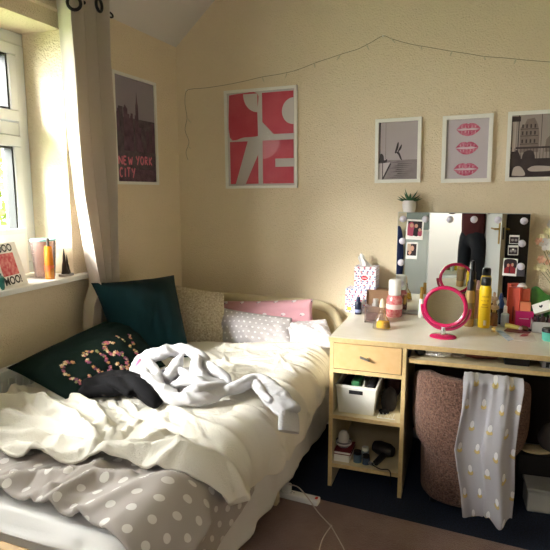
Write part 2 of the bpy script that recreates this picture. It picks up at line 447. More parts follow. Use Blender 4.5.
# footboard
M_wood = mat('footboard_wood', '#c9a468', .45, var=(16, '#b98f52', .3))
b = MB(); b.box(.09, 1.09, -2.172, -2.137, .014, .525); b.build('footboard', M_wood, bed, bevel=.008)
b = MB(); b.box(.115, 1.05, -2.12, -.09, .30, BZ - .012); b.build('mattress', mat('mattress_white', '#e6e2da', .8), bed, bevel=.03)

def bend(Sv, Yv, H, xe=1.023, r=.055, zt=BZ, lean=.02):
    """cloth lying on the bed and turning down over its right edge; Sv = distance across, H = lift along the normal"""
    q = Sv - xe; arc = r * PI / 2
    th = np.clip(q / r, 0, PI / 2); dn = np.maximum(q - arc, 0)
    X = np.where(q <= 0, Sv, xe + r * np.sin(th) + dn * lean); Z = np.where(q <= 0, zt, zt - r + r * np.cos(th) - dn)
    return np.stack([X + np.sin(th) * H, Yv, Z + np.cos(th) * H], -1)
# fitted sheet, falling nearly to the floor on the open side
nu, nv = 90, 150
U, V = np.meshgrid(np.linspace(0, 1, nu), np.linspace(0, 1, nv), indexing='ij')
Sv = BX0 + .01 + U * (1.023 + .055 * PI / 2 + .325 - BX0); Yv = -2.125 + V * 2.03
q = np.clip((Sv - 1.058) / .15, 0, 1)
H = .004 + .004 * fbm(Sv, Yv, 14, 1) + q * (.008 * np.sin(Yv * 21 + 2 * np.sin(Yv * 5)) + .006 * fbm(Yv * 1.0, Sv * .3, 40, 4))
for pts, wd, hh in [([(.43, -2.10), (.78, -2.07), (1.08, -2.06)], .02, .022), ([(.18, -2.06), (.58, -2.06), (.93, -2.10)], .016, .016), ([(.38, -2.04), (.83, -2.045)], .012, .012)]:
    H += hh * np.exp(-(polydist(Sv, Yv, pts) / wd) ** 2)
M_sheet = mat('white_cotton_sheet', '#e3e0dd', .9, bump=(240, .12), sheen=.1)
MB().grid(bend(Sv, Yv, H)).build('fitted_sheet', M_sheet, bed, solid=.003, angle=180)

# grey dotted duvet
M_duvet = dot_mat('grey_duvet_dots', '#aaa19a', [('#d8d3cd', .062, .062, .0128, .0128, 0, 0)])
def px2(pts, z): return [tuple(on(x, y, 2, z))[:2] for x, y in pts]
nu, nv = 170, 190
U, V = np.meshgrid(np.linspace(0, 1, nu), np.linspace(0, 1, nv), indexing='ij')
Yt = -.7; hem_x = [.178, .595, .832, 1.003, 1.118, 1.178, 1.378]
# right limit: how far the duvet hangs
yy = -.7 + V * (-1.43)
Sr = np.interp(-yy, [.73, 1.1, 1.3, 1.4, 1.5, 1.7, 1.9, 2.23], [1.03, 1.04, 1.12, 1.185, 1.215, 1.255, 1.30, 1.33])
Sv = .11 + U * (Sr - .11)
hy = np.interp(Sv, hem_x, [-1.96, -2.012, -2.03, -2.065, -2.095, -2.09, -2.03])
Yv = Yt + V * (hy - Yt)
H = .026 + .024 * np.sqrt(np.clip(1 - V ** 6, 0, 1)) + .006 * fbm(Sv, Yv, 7, 11) + .004 * fbm(Sv, Yv, 26, 12)
for pts, wd, hh in [
    (px2([(0, 482), (35, 475), (60, 478), (100, 470)], .58), .022, .03),
    (px2([(50, 500), (75, 487), (95, 478), (130, 480)], .58), .02, .034),
    (px2([(80, 515), (110, 502), (140, 490), (165, 485)], .58), .04, .026),
    (px2([(105, 528), (150, 500), (165, 482)], .58), .05, .018),
    (px2([(20, 497), (50, 490)], .58), .015, .022), (px2([(60, 520), (78, 512)], .58), .013, .018),
    (px2([(160, 545), (200, 490)], .56), .03, .025)]:
    H += hh * np.exp(-(polydist(Sv, Yv, pts) / wd) ** 1.4)
H += np.clip((Sv - 1.048) / .1, 0, 1) * .006 * np.sin(Yv * 16)
H += creases(Sv, Yv, 60, 51, ((.2, .95), (-2.08, -1.75)), lambda x, y, q: q.gauss(.9, .5), .009, (.008, .016), (.08, .25))
P = bend(Sv, Yv, H)
ua = arc_uv(P); 
kern = np.ones(31) / 31; vs_ = np.stack([np.convolve(np.pad(ua[:, k, 1], 15, mode='edge'), kern, 'valid') for k in range(nv)], 1)
us_ = np.stack([np.convolve(np.pad(ua[k, :, 0], 15, mode='edge'), kern, 'valid') for k in range(nu)], 0)
ua = np.stack([us_, vs_ + .12 * Sv], -1)
dv = MB().grid(P, ua).build('duvet', M_duvet, solid=.012, angle=180)
tag(dv, 'grey duvet with white polka dots spilling out over the foot of the bed', 'duvet')

# cream blanket
M_blanket = mat('cream_blanket', '#ebe6db', .95, bump=(260, .7, .005), sheen=.1, var=(3, '#e8e1d2', .4))
nu, nv = 230, 300
U, V = np.meshgrid(np.linspace(0, 1, nu), np.linspace(0, 1, nv), indexing='ij')
y0 = -.45
yh_s = [.11, .403, .528, .648, .778, .962, 1.058, 1.158, 1.278]; yh = [-1.79, -1.85, -1.89, -1.89, -1.83, -1.81, -1.76, -1.66, -1.63]
yapp = y0 + V * (-1.35)
Sr = np.interp(-yapp, [.46, .55, .73, .89, 1.08, 1.23, 1.43, 1.63, 1.83], [1.083, 1.118, 1.158, 1.203, 1.228, 1.243, 1.213, 1.168, 1.138]) + .006 * np.sin(yapp * 30)
Sv = .11 + U * (Sr - .11)
ytop = np.interp(Sv, [.178, .378, .578, .828, 1.078, 1.278], [-.75, -.63, -.53, -.44, -.43, -.46]) + .02 * np.sin(Sv * 17)
Yv = ytop + V * (np.interp(Sv, yh_s, yh) + .012 * np.sin(Sv * 23) - ytop)
H = .074 + .012 * fbm(Sv, Yv, 6, 21) + .005 * fbm(Sv * 1.0 + Yv * .8, Yv * .35 - Sv * .3, 34, 22) + .002 * fbm(Sv, Yv, 60, 23)
K = lambda p: px2(p, .59)
for pts, wd, hh in [
    (K([(0, 408), (39, 410), (75, 426), (98, 455)]), .022, .030),
    (K([(0, 396), (50, 400), (95, 414), (112, 440)]), .020, .020),
    (K([(0, 423), (49, 432), (85, 444), (98, 455)]), .020, .026),
    (K([(0, 442), (36, 446), (75, 452), (95, 460)]), .020, .026),
    (K([(15, 455), (45, 462), (80, 462)]), .015, .020),
    (K([(23, 467), (52, 475), (82, 470), (108, 464), (147, 462), (180, 460)]), .030, .034),
    (K([(98, 455), (131, 446), (144, 429), (154, 413)]), .024, -.020),
    (K([(105, 462), (140, 455), (165, 440)]), .02, .016),
    (K([(140, 478), (180, 464), (206, 455), (237, 452)]), .025, .022),
    (K([(175, 482), (205, 466), (232, 462)]), .018, .016),
    (K([(150, 400), (190, 425), (235, 440)]), .03, .010), (K([(120, 405), (150, 430), (200, 447)]), .022, -.008),
    (K([(235, 395), (270, 400), (292, 412)]), .02, .012), (K([(225, 352), (270, 352), (312, 350)]), .025, .018),
    (K([(235, 365), (275, 372), (310, 368)]), .018, .012), (K([(250, 385), (285, 385), (306, 380)]), .016, .010),
    (K([(60, 470), (30, 455), (0, 452)]), .018, .018)]:
    H += hh * 1.35 * np.exp(-(polydist(Sv, Yv, pts) / wd) ** 1.35)
H += creases(Sv, Yv, 60, 77, ((.15, .75), (-1.85, -1.2)), lambda x, y, q: math.atan2(-1.62 - y, .72 - x) + q.gauss(0, .22), .009, (.009, .015), (.2, .5))
H += creases(Sv, Yv, 80, 78, ((.55, 1.2), (-1.8, -.5)), lambda x, y, q: q.choice((.3, 1.9)) + q.gauss(0, .3), .007, (.008, .016), (.1, .32))
H -= .02 * np.clip((V - .97) / .03, 0, 1) ** 2
H += np.clip((Sv - 1.038) / .1, 0, 1) * (.008 * np.sin(Yv * 19 + 1) + .006 * np.sin(Yv * 43))
H = np.maximum(H, .069)
bl = MB().grid(bend(Sv, Yv, H)).build('blanket', M_blanket, solid=.010, angle=180)
tag(bl, 'cream woven blanket rumpled over the bed', 'blanket')

# ------------------------------------------------------------------ cushions
def cushion_surface(c4, thick, n=36, m=26, side=1, pinch=.05, seed=0, wr=.008, p=2.4, q=.6):
    TL, TR, BR, BL = [np.array(x, float) for x in c4]
    Uq, Vq = np.meshgrid(np.linspace(-1, 1, n), np.linspace(-1, 1, m), indexing='ij')
    u = Uq * (1 - pinch * (1 - Vq ** 2)); v = Vq * (1 - pinch * (1 - Uq ** 2))
    a, bb = (u + 1) / 2, (v + 1) / 2
    P = ((1 - a) * (1 - bb))[..., None] * BL + (a * (1 - bb))[..., None] * BR + ((1 - a) * bb)[..., None] * TL + (a * bb)[..., None] * TR
    nn = np.cross(TR - TL + BR - BL, TL - BL + TR - BR); nn /= np.linalg.norm(nn)
    t = (np.clip(1 - np.abs(Uq) ** p, 0, 1) * np.clip(1 - np.abs(Vq) ** p, 0, 1)) ** q
    env = np.clip((1 - Uq ** 2) * (1 - Vq ** 2) * 4, 0, 1)
    h = thick * t + side * 0 + wr * env * (fbm(a * 4, bb * 3, 2.2, seed) + .5 * np.abs(fbm(a * 4, bb * 3, 5, seed + 1)))
    return P + nn * (side * h)[..., None], nn, Uq, Vq, np.linalg.norm(TR - TL), np.linalg.norm(TL - BL)
def cushion(c4, thick, m_, name, parent=None, seed=0, wr=.008, n=40, m=30, pinch=.05, q=.6, p=2.4):
    b = MB()
    for sd in (1, -1):
        P, nn, Uq, Vq, W, Hh = cushion_surface(c4, thick, n, m, sd, pinch, seed + (sd < 0) * 50, wr, p, q)
        b.grid(P, np.stack([Uq * W / 2, Vq * Hh / 2], -1))
    return b.build(name, m_, parent, angle=180, weld=True)
M_velvet = mat('dark_green_velvet', '#0a1916', .9, bump=(160, .2), var=(5, '#0d1f19', .3), spec=.15)
M_teal = mat('teal_velvet', '#08252a', .9, bump=(120, .15), sheen=.06, var=(5, '#0a2d32', .3), spec=.15)
M_boucle = mat('beige_boucle', '#f0e4d0', .95, bump=(110, 1.0, .015), var=(90, '#cdb99c', .15))
M_pink = dot_mat('pink_print_cotton', '#dba4b0', [('#f3e7ea', .11, .085, .013, .009, .2, .3), ('#6d5a66', .11, .085, .004, .003, .27, .36)])
M_spot = dot_mat('grey_spot_cotton', '#c3bcbf', [('#efeced', .034, .034, .0062, .0062, 0, 0)])
# teal square
teal = [on(91, 283, 0, .115), on(174, 275, 1, -.43), on(191, 358, 2, .60), Vector((.26, -1.0, .60))]
tag(cushion(teal, .09, M_teal, 'cushion', seed=2, wr=.014), 'plain dark teal velvet square cushion in the corner beside the curtain', 'cushion', 'cushions at the head of the bed')
bo = [on(171, 284, 1, -.30), on(224, 293, 1, -.30), on(227, 362, 1, -.47), on(165, 366, 1, -.50)]
tag(cushion(bo, .10, M_boucle, 'cushion', seed=5, wr=.012, p=1.9, q=.75, pinch=.03), 'fluffy beige boucle cushion beside the plain teal cushion', 'cushion', 'cushions at the head of the bed')
pk = [on(217, 301, 1, -.17), on(313, 299, 1, -.17), on(317, 336, 1, -.24), on(216, 338, 1, -.24)]
tag(cushion(pk, .06, M_pink, 'pillow', seed=8, wr=.022, p=2.0, q=.7), 'pink pillow with small pale print against the headboard', 'pillow', 'pillows against the headboard')
g2 = [on(276, 323, 1, -.26), on(326, 319, 1, -.24), on(339, 347, 1, -.42), on(286, 354, 1, -.45)]
tag(cushion(g2, .05, M_spot, 'pillow', seed=14, wr=.03, q=.7), 'rumpled grey spotted pillow below the pink pillow at the bed edge', 'pillow', 'pillows against the headboard')
g1 = [on(219, 307, 1, -.32), on(292, 318, 1, -.32), on(296, 356, 1, -.45), on(215, 355, 1, -.45)]
tag(cushion(g1, .07, M_spot, 'pillow', seed=11, wr=.03, p=2.0, q=.7), 'grey spotted pillow next to the beige boucle cushion', 'pillow', 'pillows against the headboard')

# lettered cushion
cs = thing('cushion', 'dark green cushion with floral letters spelling COSY leaning on the radiator', 'cushion', (.25, -1.05, .6), 0, 'cushions at the head of the bed')
c4 = [on(6, 368, 0, .135), on(124, 312, 0, .16), on(166, 366, 2, .635), on(70, 402, 2, .62)]
cushion(c4, .055, M_velvet, 'cover', cs, seed=21, wr=.018, pinch=.03, n=60, m=40)
Psurf, nrm, _, _, W_, H_ = cushion_surface(c4, .055, 60, 40, 1, .03, 21, .018)
def on_cushion(u, v):
    i = np.clip((u + 1) / 2 * 59, 0, 58.99); j = np.clip((v + 1) / 2 * 39, 0, 38.99); a, bb = int(i), int(j); fu, fv = i - a, j - bb
    return Vector((1 - fu) * (1 - fv) * Psurf[a, bb] + fu * (1 - fv) * Psurf[a + 1, bb] + (1 - fu) * fv * Psurf[a, bb + 1] + fu * fv * Psurf[a + 1, bb + 1])
pal = [mat('flower_' + nme, c, .8) for nme, c in (('rose', '#b4606e'), ('tan', '#b98a55'), ('cream', '#d8c296'), ('plum', '#7c4260'), ('leaf', '#7d8050'), ('peach', '#cf8f6a'))]
def arc_pts(cx, cy, rx, ry, a0, a1, n): return [(cx + rx * math.cos(math.radians(a0 + (a1 - a0) * k / n)), cy + ry * math.sin(math.radians(a0 + (a1 - a0) * k / n))) for k in range(n + 1)]
letters = {'C': arc_pts(0, 0, .85, .95, 50, 310, 13), 'O': arc_pts(0, 0, .85, .95, 0, 345, 16),
           'S': arc_pts(0, .47, .62, .45, 30, 270, 9) + arc_pts(0, -.45, .66, .47, 80, -150, 9),
           'Y': [(-.8, .95), (-.5, .6), (-.2, .2), (0, -.1), (.3, .3), (.55, .65), (.8, .95), (0, -.4), (0, -.7), (0, -.98)]}
rb = random.Random(5)
for ch, uc in zip('COSY', (-.60, -.20, .15, .53)):
    b = MB()
    for (x, y) in letters[ch]:
        for rep in range(3):
            u = uc + x * .165 + rb.uniform(-.02, .02); v = -.40 + y * .44 + rb.uniform(-.05, .05)
            c = on_cushion(u, v); du = (on_cushion(u + .03, v) - on_cushion(u - .03, v)).normalized(); dv_ = (on_cushion(u, v + .05) - on_cushion(u, v - .05)).normalized()
            nr = du.cross(dv_).normalized()
            if nr.dot(Vector(nrm)) < 0: nr = -nr
            r = rb.uniform(.006, .0105); a0 = rb.uniform(0, 6); b.cm = rb.randrange(6)
            pts = []
            for k in range(15):
                a = a0 + 2 * PI * k / 15; q = r * (1 if k % 3 == 1 else .9 if k % 3 == 2 else .55)
                pts.append(c + nr * .0035 + du * (q * math.cos(a)) + dv_ * (q * math.sin(a)))
            b.add([c + nr * .006] + pts, [(0, 1 + k, 1 + (k + 1) % 15) for k in range(15)])
    b.build('floral_letter', pal, cs, fix=False)

# ------------------------------------------------------------------ clothes on the bed
def cloth_heap(name, m_, parts, voxel=.007, disp=.006, seed=0, parent=None, iters=5):
    """a garment: flattened rolls and folds merged into one skin, then creased"""
    b = MB()
    for p in parts:
        if p[0] == 'roll': b.tube(smooth_path(p[1], 6), [x for x in np.interp(np.linspace(0, 1, (len(p[1]) - 1) * 6 + 1), np.linspace(0, 1, len(p[2])), p[2])], 12, flat=p[3], up=(0, 0, 1))
        else: b.ball(p[1], p[2], 16, 10, Matrix.Rotation(p[3], 3, 'Z') @ Matrix.Rotation(p[4], 3, 'X'))
    o = b.build(name, m_, parent, angle=180)
    q = o.modifiers.new('r', 'REMESH'); q.mode = 'VOXEL'; q.voxel_size = voxel; q.use_smooth_shade = True
    q = o.modifiers.new('s', 'SMOOTH'); q.factor = .6; q.iterations = iters
    evaluated(o)
    me = o.data; n = len(me.vertices); co = np.empty(n * 3); no = np.empty(n * 3)
    me.vertices.foreach_get('co', co); me.vertices.foreach_get('normal', no); co = co.reshape(-1, 3); no = no.reshape(-1, 3)
    d = fbm(co[:, 0] * 1.0 + co[:, 2], co[:, 1] + co[:, 2] * .7, 30, seed, 3)
    d = 1 - 2 * np.abs(d)
    co += no * (disp * d)[:, None]
    me.vertices.foreach_set('co', co.ravel()); me.update()
    return o
M_cardi = mat('pale_grey_knit', '#c2c0c3', .95, bump=(300, .5, .004), sheen=.1)
Z = lambda x, y, z: on(x, y, 2, z)
parts = [
    ('ball', Z(184, 380, .615), (.17, .12, .03), .2, 0),
    # outer hem rolled around the heap
    ('roll', [Z(134, 372, .66), Z(142, 360, .70), Z(160, 353, .73), Z(180, 350, .735), Z(196, 354, .73), Z(207, 362, .70)], [.016, .024, .026, .024, .026, .018], .9),
    ('roll', [Z(136, 370, .65), Z(146, 386, .655), Z(166, 396, .65), Z(192, 399, .645), Z(216, 394, .645), Z(231, 386, .645)], [.018, .026, .024, .026, .024, .018], .9),
    ('roll', [Z(146, 362, .70), Z(154, 372, .69), Z(158, 384, .675), Z(165, 395, .65)], [.018, .022, .020, .014], .8),
    ('roll', [Z(140, 366, .70), Z(148, 378, .69), Z(160, 388, .67), Z(178, 392, .66)], [.012, .016, .016, .012], .9),
    ('roll', [Z(182, 354, .73), Z(176, 366, .70), Z(168, 376, .68), Z(160, 380, .665)], [.014, .02, .018, .012], .9),
    ('roll', [Z(198, 357, .73), Z(196, 370, .70), Z(204, 380, .68), Z(222, 384, .66)], [.014, .02, .022, .018], .8),
    ('roll', [Z(206, 364, .70), Z(216, 372, .69), Z(226, 380, .665), Z(229, 390, .645)], [.014, .020, .02, .014], .9),
    ('roll', [Z(172, 386, .655), Z(186, 380, .685), Z(200, 383, .68), Z(212, 390, .655)], [.012, .02, .02, .014], .9),
    ('roll', [Z(164, 372, .67), Z(180, 372, .685), Z(192, 378, .675)], [.012, .016, .012], .9),
    ('roll', [Z(184, 394, .66), Z(198, 388, .68), Z(214, 386, .67), Z(228, 386, .65)], [.014, .02, .02, .014], .7),
    # sleeve
    ('roll', [Z(218, 392, .64), Z(238, 387, .645), Z(254, 380, .66), Z(266, 387, .655), Z(279, 401, .645), Z(289, 413, .628)], [.036, .034, .034, .044, .046, .045], .40),
    ('roll', [Z(226, 390, .655), Z(240, 384, .665), Z(254, 378, .672)], [.010, .014, .010], .9), ('roll', [Z(256, 380, .675), Z(262, 392, .665), Z(270, 402, .655)], [.008, .012, .008], .9),
]
cg = thing('cardigan', 'pale grey knit cardigan crumpled on the cream blanket with one sleeve out', 'cardigan', Z(186, 380, .6))
cloth_heap('body', M_cardi, parts, seed=31, parent=cg, disp=.009, voxel=.0055, iters=3)
c0 = Z(289, 413, .625); c1 = c0 + Vector((.012, -.035, -.055)); b = MB()
ring = []
for k, (p, r, f) in enumerate([(c0, .046, .45), (c0.lerp(c1, .25), .05, .42), (c0.lerp(c1, .75), .052, .4), (c1, .050, .38)]): ring.append((p, r))
b.tube([p for p, r in ring], [r for p, r in ring], 24, flat=.42, up=(.7, 0, .7)); b.build('cuff', mat('grey_rib_cuff', '#c9c8cb', .95, bump=(120, .8, .004)), cg)
b = MB(); b.tube(smooth_path([Z(136, 366, .69), Z(139, 360, .71), Z(144, 356, .715)]), .006, 6, flat=.5); b.build('tag', mat('pink_tag', '#c86f93', .8), cg)
M_blk = mat('black_cloth', '#08070a', .85, bump=(200, .3), spec=.2)
parts = [
    ('roll', [Z(82, 388, .645), Z(105, 380, .66), Z(125, 379, .665), Z(142, 388, .655), Z(156, 402, .635)], [.045, .05, .045, .05, .03], .55),
    ('roll', [Z(75, 393, .63), Z(100, 390, .64), Z(125, 388, .65)], [.03, .045, .04], .5),
    ('roll', [Z(120, 374, .68), Z(137, 384, .68), Z(150, 396, .655), Z(158, 405, .63)], [.02, .028, .026, .02], .7),
    ('roll', [Z(98, 378, .67), Z(116, 382, .68), Z(132, 394, .655)], [.02, .024, .02], .7)]
g = cloth_heap('black_garment', M_blk, parts, seed=37, disp=.007)
tag(g, 'black garment lying between the lettered cushion and the grey cardigan', 'clothes')
# ------------------------------------------------------------------ desk
DO = on(329, 337, 2, .74); DR = math.radians(2.2)
dk = thing('desk', 'pale birch desk with a beech drawer and open shelves beside the bed', 'desk', (DO.x, DO.y, 0), DR)
DT = MATS['desk']
def dbox(b, *a): return b.box(*a, DT)
DW, DD, ZT = 1.2, .60, .74
PT = .0225
b = MB(); dbox(b, 0, DW, 0.003, DD, ZT - PT, ZT); b.build('top', M_birchtop, dk, bevel=.002)
b = MB(); dbox(b, 0, DW, 0, .003, ZT - PT, ZT - .001); b.build('top_edge', M_edge, dk)
UX = .352                      # outer width of the drawer unit
for x0 in (0.004, UX - .018, DW - .022):
    b = MB(); dbox(b, x0, x0 + .018, .007, DD - .01, 0, ZT - PT); sp = b.build('side_panel', M_birch, dk)
    b = MB(); dbox(b, x0, x0 + .018, .004, .007, 0, ZT - PT); b.build('edge_strip', M_edge, sp)
for z in (.572, .345, .10):
    b = MB(); dbox(b, .022, UX - .018, .007, DD - .03, z, z + .018); sh = b.build('shelf', M_birch, dk)
    b = MB(); dbox(b, .022, UX - .018, .004, .007, z, z + .018); b.build('edge_strip', M_edge, sh)
b = MB(); dbox(b, .022, UX - .018, DD - .03, DD - .024, .3, ZT - PT); b.build('back_panel', M_birch, dk)
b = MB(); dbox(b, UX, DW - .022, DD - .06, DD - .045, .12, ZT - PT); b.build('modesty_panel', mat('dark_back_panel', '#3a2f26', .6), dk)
b = MB(); dbox(b, .024, UX - .020, .000, .016, .594, ZT - PT - .003)
dw = b.build('drawer', M_beech, dk, bevel=.0015)
b = MB()
for s_ in (0, 1): b.box(.158 + s_ * .022, .164 + s_ * .022, -.018, 0, .653, .659, DT)
b.tube([DT @ Vector((.150, -.018, .663)), DT @ Vector((.171, -.022, .657)), DT @ Vector((.192, -.018, .650))], .0055, 8); b.build('handle', M_steel, dw)
b = MB(); dbox(b, UX + .010, DW - .03, .018, .46, .650, .668); ks = b.build('sliding_shelf', M_birch, dk)
b = MB(); dbox(b, UX + .010, DW - .03, .0145, .018, .650, .668); b.build('edge_strip', M_edge, ks)
for x0 in (UX, DW - .035):
    b = MB(); dbox(b, x0, x0 + .010, .06, .44, .66, .69); b.build('runner', M_black, dk)
def at(px, py, z=ZT): return on(px, py, 2, z)
def dk_pt(x, y, z): return DT @ Vector((x, y, z))

# -------------------------------------------------- tub chair and scarf
M_bouc = mat('brown_boucle', '#8f6a5a', .97, bump=(130, 1.0, .016), var=(140, '#573b31', .15), sheen=.1)
CX, CY, CRX, CRY = 1.818, -.49, .245, .26
ch = thing('tub_chair', 'brown boucle tub chair tucked backwards under the desk with a scarf over it', 'chair', (CX, CY, 0))
def ring(rx, ry, z, n=48, ex=2.6, cx=CX, cy=CY):
    o = []
    for k in range(n):
        a = 2 * PI * k / n; c, s_ = math.cos(a), math.sin(a)
        o.append((cx + rx * np.sign(c) * abs(c) ** (2 / ex), cy + ry * np.sign(s_) * abs(s_) ** (2 / ex), z))
    return o
def stack(prof, rx, ry, ex=2.6, n=48):
    P = np.array([ring(rx + d, ry + d, z, n, ex) for d, z in prof]); b = MB(); b.grid(P.transpose(1, 0, 2), close=True)
    m_ = len(prof); return b
b = stack([(-.07, .02), (-.052, .022), (-.042, .035), (-.036, .2), (-.036, .38), (-.036, .42), (-.07, .43), (-.2, .43)], CRX, CRY); b.build('base', M_bouc, ch, angle=180)
b = stack([(-.19, .44), (-.045, .44), (-.03, .455), (-.03, .475), (-.045, .49), (-.2, .50)], CRX, CRY); b.build('seat_cushion', M_bouc, ch, angle=180)
# wrap-around back: a thick curved wall, its lower edge sweeping down towards the rear
na, nz = 70, 15; P = np.zeros((na, nz * 2, 3))
for i in range(na):
    f = i / (na - 1); a = math.radians(-90 - 128 + 256 * f); c, s_ = math.cos(a), math.sin(a); ex = 2.5
    ux, uy = np.sign(c) * abs(c) ** (2 / ex), np.sign(s_) * abs(s_) ** (2 / ex)
    e = abs(2 * f - 1); low = .215 + .17 * e; top = .615 - .16 * (max(0, e - .42) / .58) ** 1.6
    tp = 1.0 if e < .94 else math.sqrt(max(0, 1 - ((e - .94) / .06) ** 2)) * .95 + .05
    for j in range(nz * 2):
        th = 2 * PI * j / (nz * 2)
        cc, ss = np.sign(math.cos(th)) * abs(math.cos(th)) ** .35, np.sign(math.sin(th)) * abs(math.sin(th)) ** .6
        off = -.032 + .042 * tp * cc; z = (low + top) / 2 + (top - low) / 2 * ss * (.85 + .15 * tp)
        P[i, j] = (CX + (CRX + off) * ux, CY + (CRY + off) * uy, z)
b = MB(); b.grid(np.concatenate([P, P[:, :1]], 1)); b.add([tuple(p) for p in P[0]], [tuple(range(nz * 2))]); b.add([tuple(p) for p in P[-1]], [tuple(range(nz * 2))])
b.build('backrest', M_bouc, ch, angle=180, weld=True)
for x in (-.13, .13):
    for y in (-.15, .15): MB().cyl((CX + x, CY + y, 0), (CX + x, CY + y, .03), .018).build('foot', M_black, ch)

M_scarf = dot_mat('printed_muslin', '#b5b2b8', [('#8d8a70', .10, .11, .0165, .0125, .15, .36), ('#8d8a8c', .10, .11, .0125, .0195, .15, .17), ('#cfb676', .10, .11, .0155, .0115, .15, .36), ('#e9e7e8', .10, .11, .0115, .0185, .15, .17)], bump=(260, .2))
nu, nv = 90, 150
U, V = np.meshgrid(np.linspace(0, 1, nu), np.linspace(0, 1, nv), indexing='ij')
yb = CY - CRY - .008
tl, tr = on(463, 379, 1, yb), on(523, 380, 1, yb); mlx, mrx = on(455, 440, 1, yb).x, on(514, 440, 1, yb).x
blp, brp = on(462, 529, 1, yb - .02), on(511, 520, 1, yb - .02)
Zr = V * (.62 - .055) ; zz = .622 - Zr
xl = np.interp(Zr, [0, .1, .28, .45, .58], [tl.x, on(462, 400, 1, yb).x, mlx, on(460, 490, 1, yb).x, blp.x]); xr = np.interp(Zr, [0, .1, .28, .45, .58], [tr.x, on(519, 400, 1, yb).x, mrx, on(513, 490, 1, yb).x, brp.x])
ph = 2 * PI * (1.9 * U + .25 * np.sin(U * 5 + 1)) + .5 * np.sin(V * 3.2) + 3.6 * np.exp(-V * 7) * (U - .5)
amp = .010 + .013 * V * (.6 + .6 * U) 
Yv = yb - .014 - amp * (1 + np.sin(ph)) - .032 * np.clip((U - .47) / .04, 0, 1) * np.clip(V * 4, .2, 1) + .006 * fbm(U, V, 6, 41) - .004 * np.exp(-V * 6) * np.sin(U * 40)
Xv = xl + (xr - xl) * (U + .02 * np.sin(ph + 1.2) - .03 * np.exp(-((U - .45) / .12) ** 2) * V)
hem = .050 + .035 * np.clip((U - .45) / .1, 0, 1) - .04 * np.exp(-((U - .72) / .16) ** 2) - .01 * np.exp(-((U - .2) / .2) ** 2)
zz = .622 - V * (.622 - hem)
# over the top edge and down inside
topn = 16; Pt = []
Pm = np.stack([Xv, Yv, zz], -1)
for k in range(topn):
    f = k / (topn - 1); a = PI * f
    row = Pm[:, 0].copy(); row[:, 1] = Pm[:, 0, 1] + .064 * (1 - math.cos(a)); row[:, 2] = .622 + .024 * math.sin(a) + .006 * np.sin(ph[:, 0]) * math.sin(a) - (.0 if f < 1 else .0); Pt.append(row)
inn = Pt[-1].copy(); tail = []
for k in range(1, 9): r_ = inn.copy(); r_[:, 2] -= .012 * k; tail.append(r_)
full = np.concatenate([np.stack(tail[::-1] + Pt[::-1], 1), Pm[:, 1:]], 1)
nvf = full.shape[1]
uv = np.stack([np.repeat(np.linspace(0, .34, nu)[:, None], nvf, 1), np.repeat(-np.linspace(0, .75, nvf)[None], nu, 0)], -1)
tag(MB().grid(full, uv).build('scarf', M_scarf, solid=.004, angle=180), 'grey muslin scarf with white and yellow print hanging over the chair back', 'scarf')

# ------------------------------------------------------------------ framed pictures
def pic_frame(name, label, cat, c, ux, n, W, H, border, base_mats, shapes, group=None, mount=.0, roll=0.0, depth=.018, text=None):
    """c: centre of the back of the frame; ux: to the right as seen; n: out of the wall; shapes = [(material index, outline in 0..1 of the print)]"""
    ux = Vector(ux); n = Vector(n); uy = Vector((0, 0, 1))
    ux, uy = ux * math.cos(roll) + uy * math.sin(roll), uy * math.cos(roll) - ux * math.sin(roll)
    c = Vector(c) + n * .002
    t = thing(name, label, cat, c, 0, group)
    b = MB()
    for (x0, x1, y0, y1) in ((-W / 2, W / 2, H / 2 - border, H / 2), (-W / 2, W / 2, -H / 2, -H / 2 + border), (-W / 2, -W / 2 + border, -H / 2 + border, H / 2 - border), (W / 2 - border, W / 2, -H / 2 + border, H / 2 - border)):
        b.prism([(x0, y0), (x1, y0), (x1, y1), (x0, y1)], c, ux, uy, n * depth)
    b.build('frame', M_frame, t, smooth=False, bevel=.0015)
    w2, h2 = W - 2 * border, H - 2 * border; o = c - ux * w2 / 2 - uy * h2 / 2
    b = MB(); b.prism([(0, 0), (w2, 0), (w2, h2), (0, h2)], o, ux, uy, n * .006)
    if mount:
        o = o + ux * mount + uy * mount; w2 -= 2 * mount; h2 -= 2 * mount
    for k, (mi, poly) in enumerate(shapes):
        b.cm = mi; b.add([o + ux * (p[0] * w2) + uy * (p[1] * h2) + n * (.0063 + .00004 * k) for p in poly], [tuple(range(len(poly)))])
    if text:
        for (body, size, x, y, mi, sxx) in text:
            b.cm = mi; put_text(b, body, size * h2, o + ux * x * w2 + uy * y * h2 + n * (.0066 + .00004 * len(shapes)), ux * sxx, uy)
    b.build('print', base_mats, t, smooth=False, fix=False)
    w2, h2 = W - 2 * border, H - 2 * border; o = c - ux * w2 / 2 - uy * h2 / 2
    b = MB(); b.prism([(0, 0), (w2, 0), (w2, h2), (0, h2)], o + n * .011, ux, uy, n * .0015); b.build('glazing', M_pic_glass, t, smooth=False)
    return t
M_pic_glass = glass_mat('picture_glass', '#ffffff', .04, .01)
def R_(x0, y0, x1, y1): return [(x0, y0), (x1, y0), (x1, y1), (x0, y1)]
def blob(poly, n=4): return [(p.x, p.y) for p in smooth_path([(x, y, 0) for x, y in poly + poly[:1]], n)[:-1]]
def from_px(q):
    P = [on(x, y, 1, 0) for x, y in q]; xs = [p.x for p in P]; zs = [p.z for p in P]
    return ((xs[0] + xs[1]) / 2 + (xs[2] + xs[3]) / 2) / 2, (zs[0] + zs[1] + zs[2] + zs[3]) / 4, (abs(xs[1] - xs[0]) + abs(xs[2] - xs[3])) / 2, (abs(zs[0] - zs[3]) + abs(zs[1] - zs[2])) / 2
BX, BN = (1, 0, 0), (0, -1, 0)
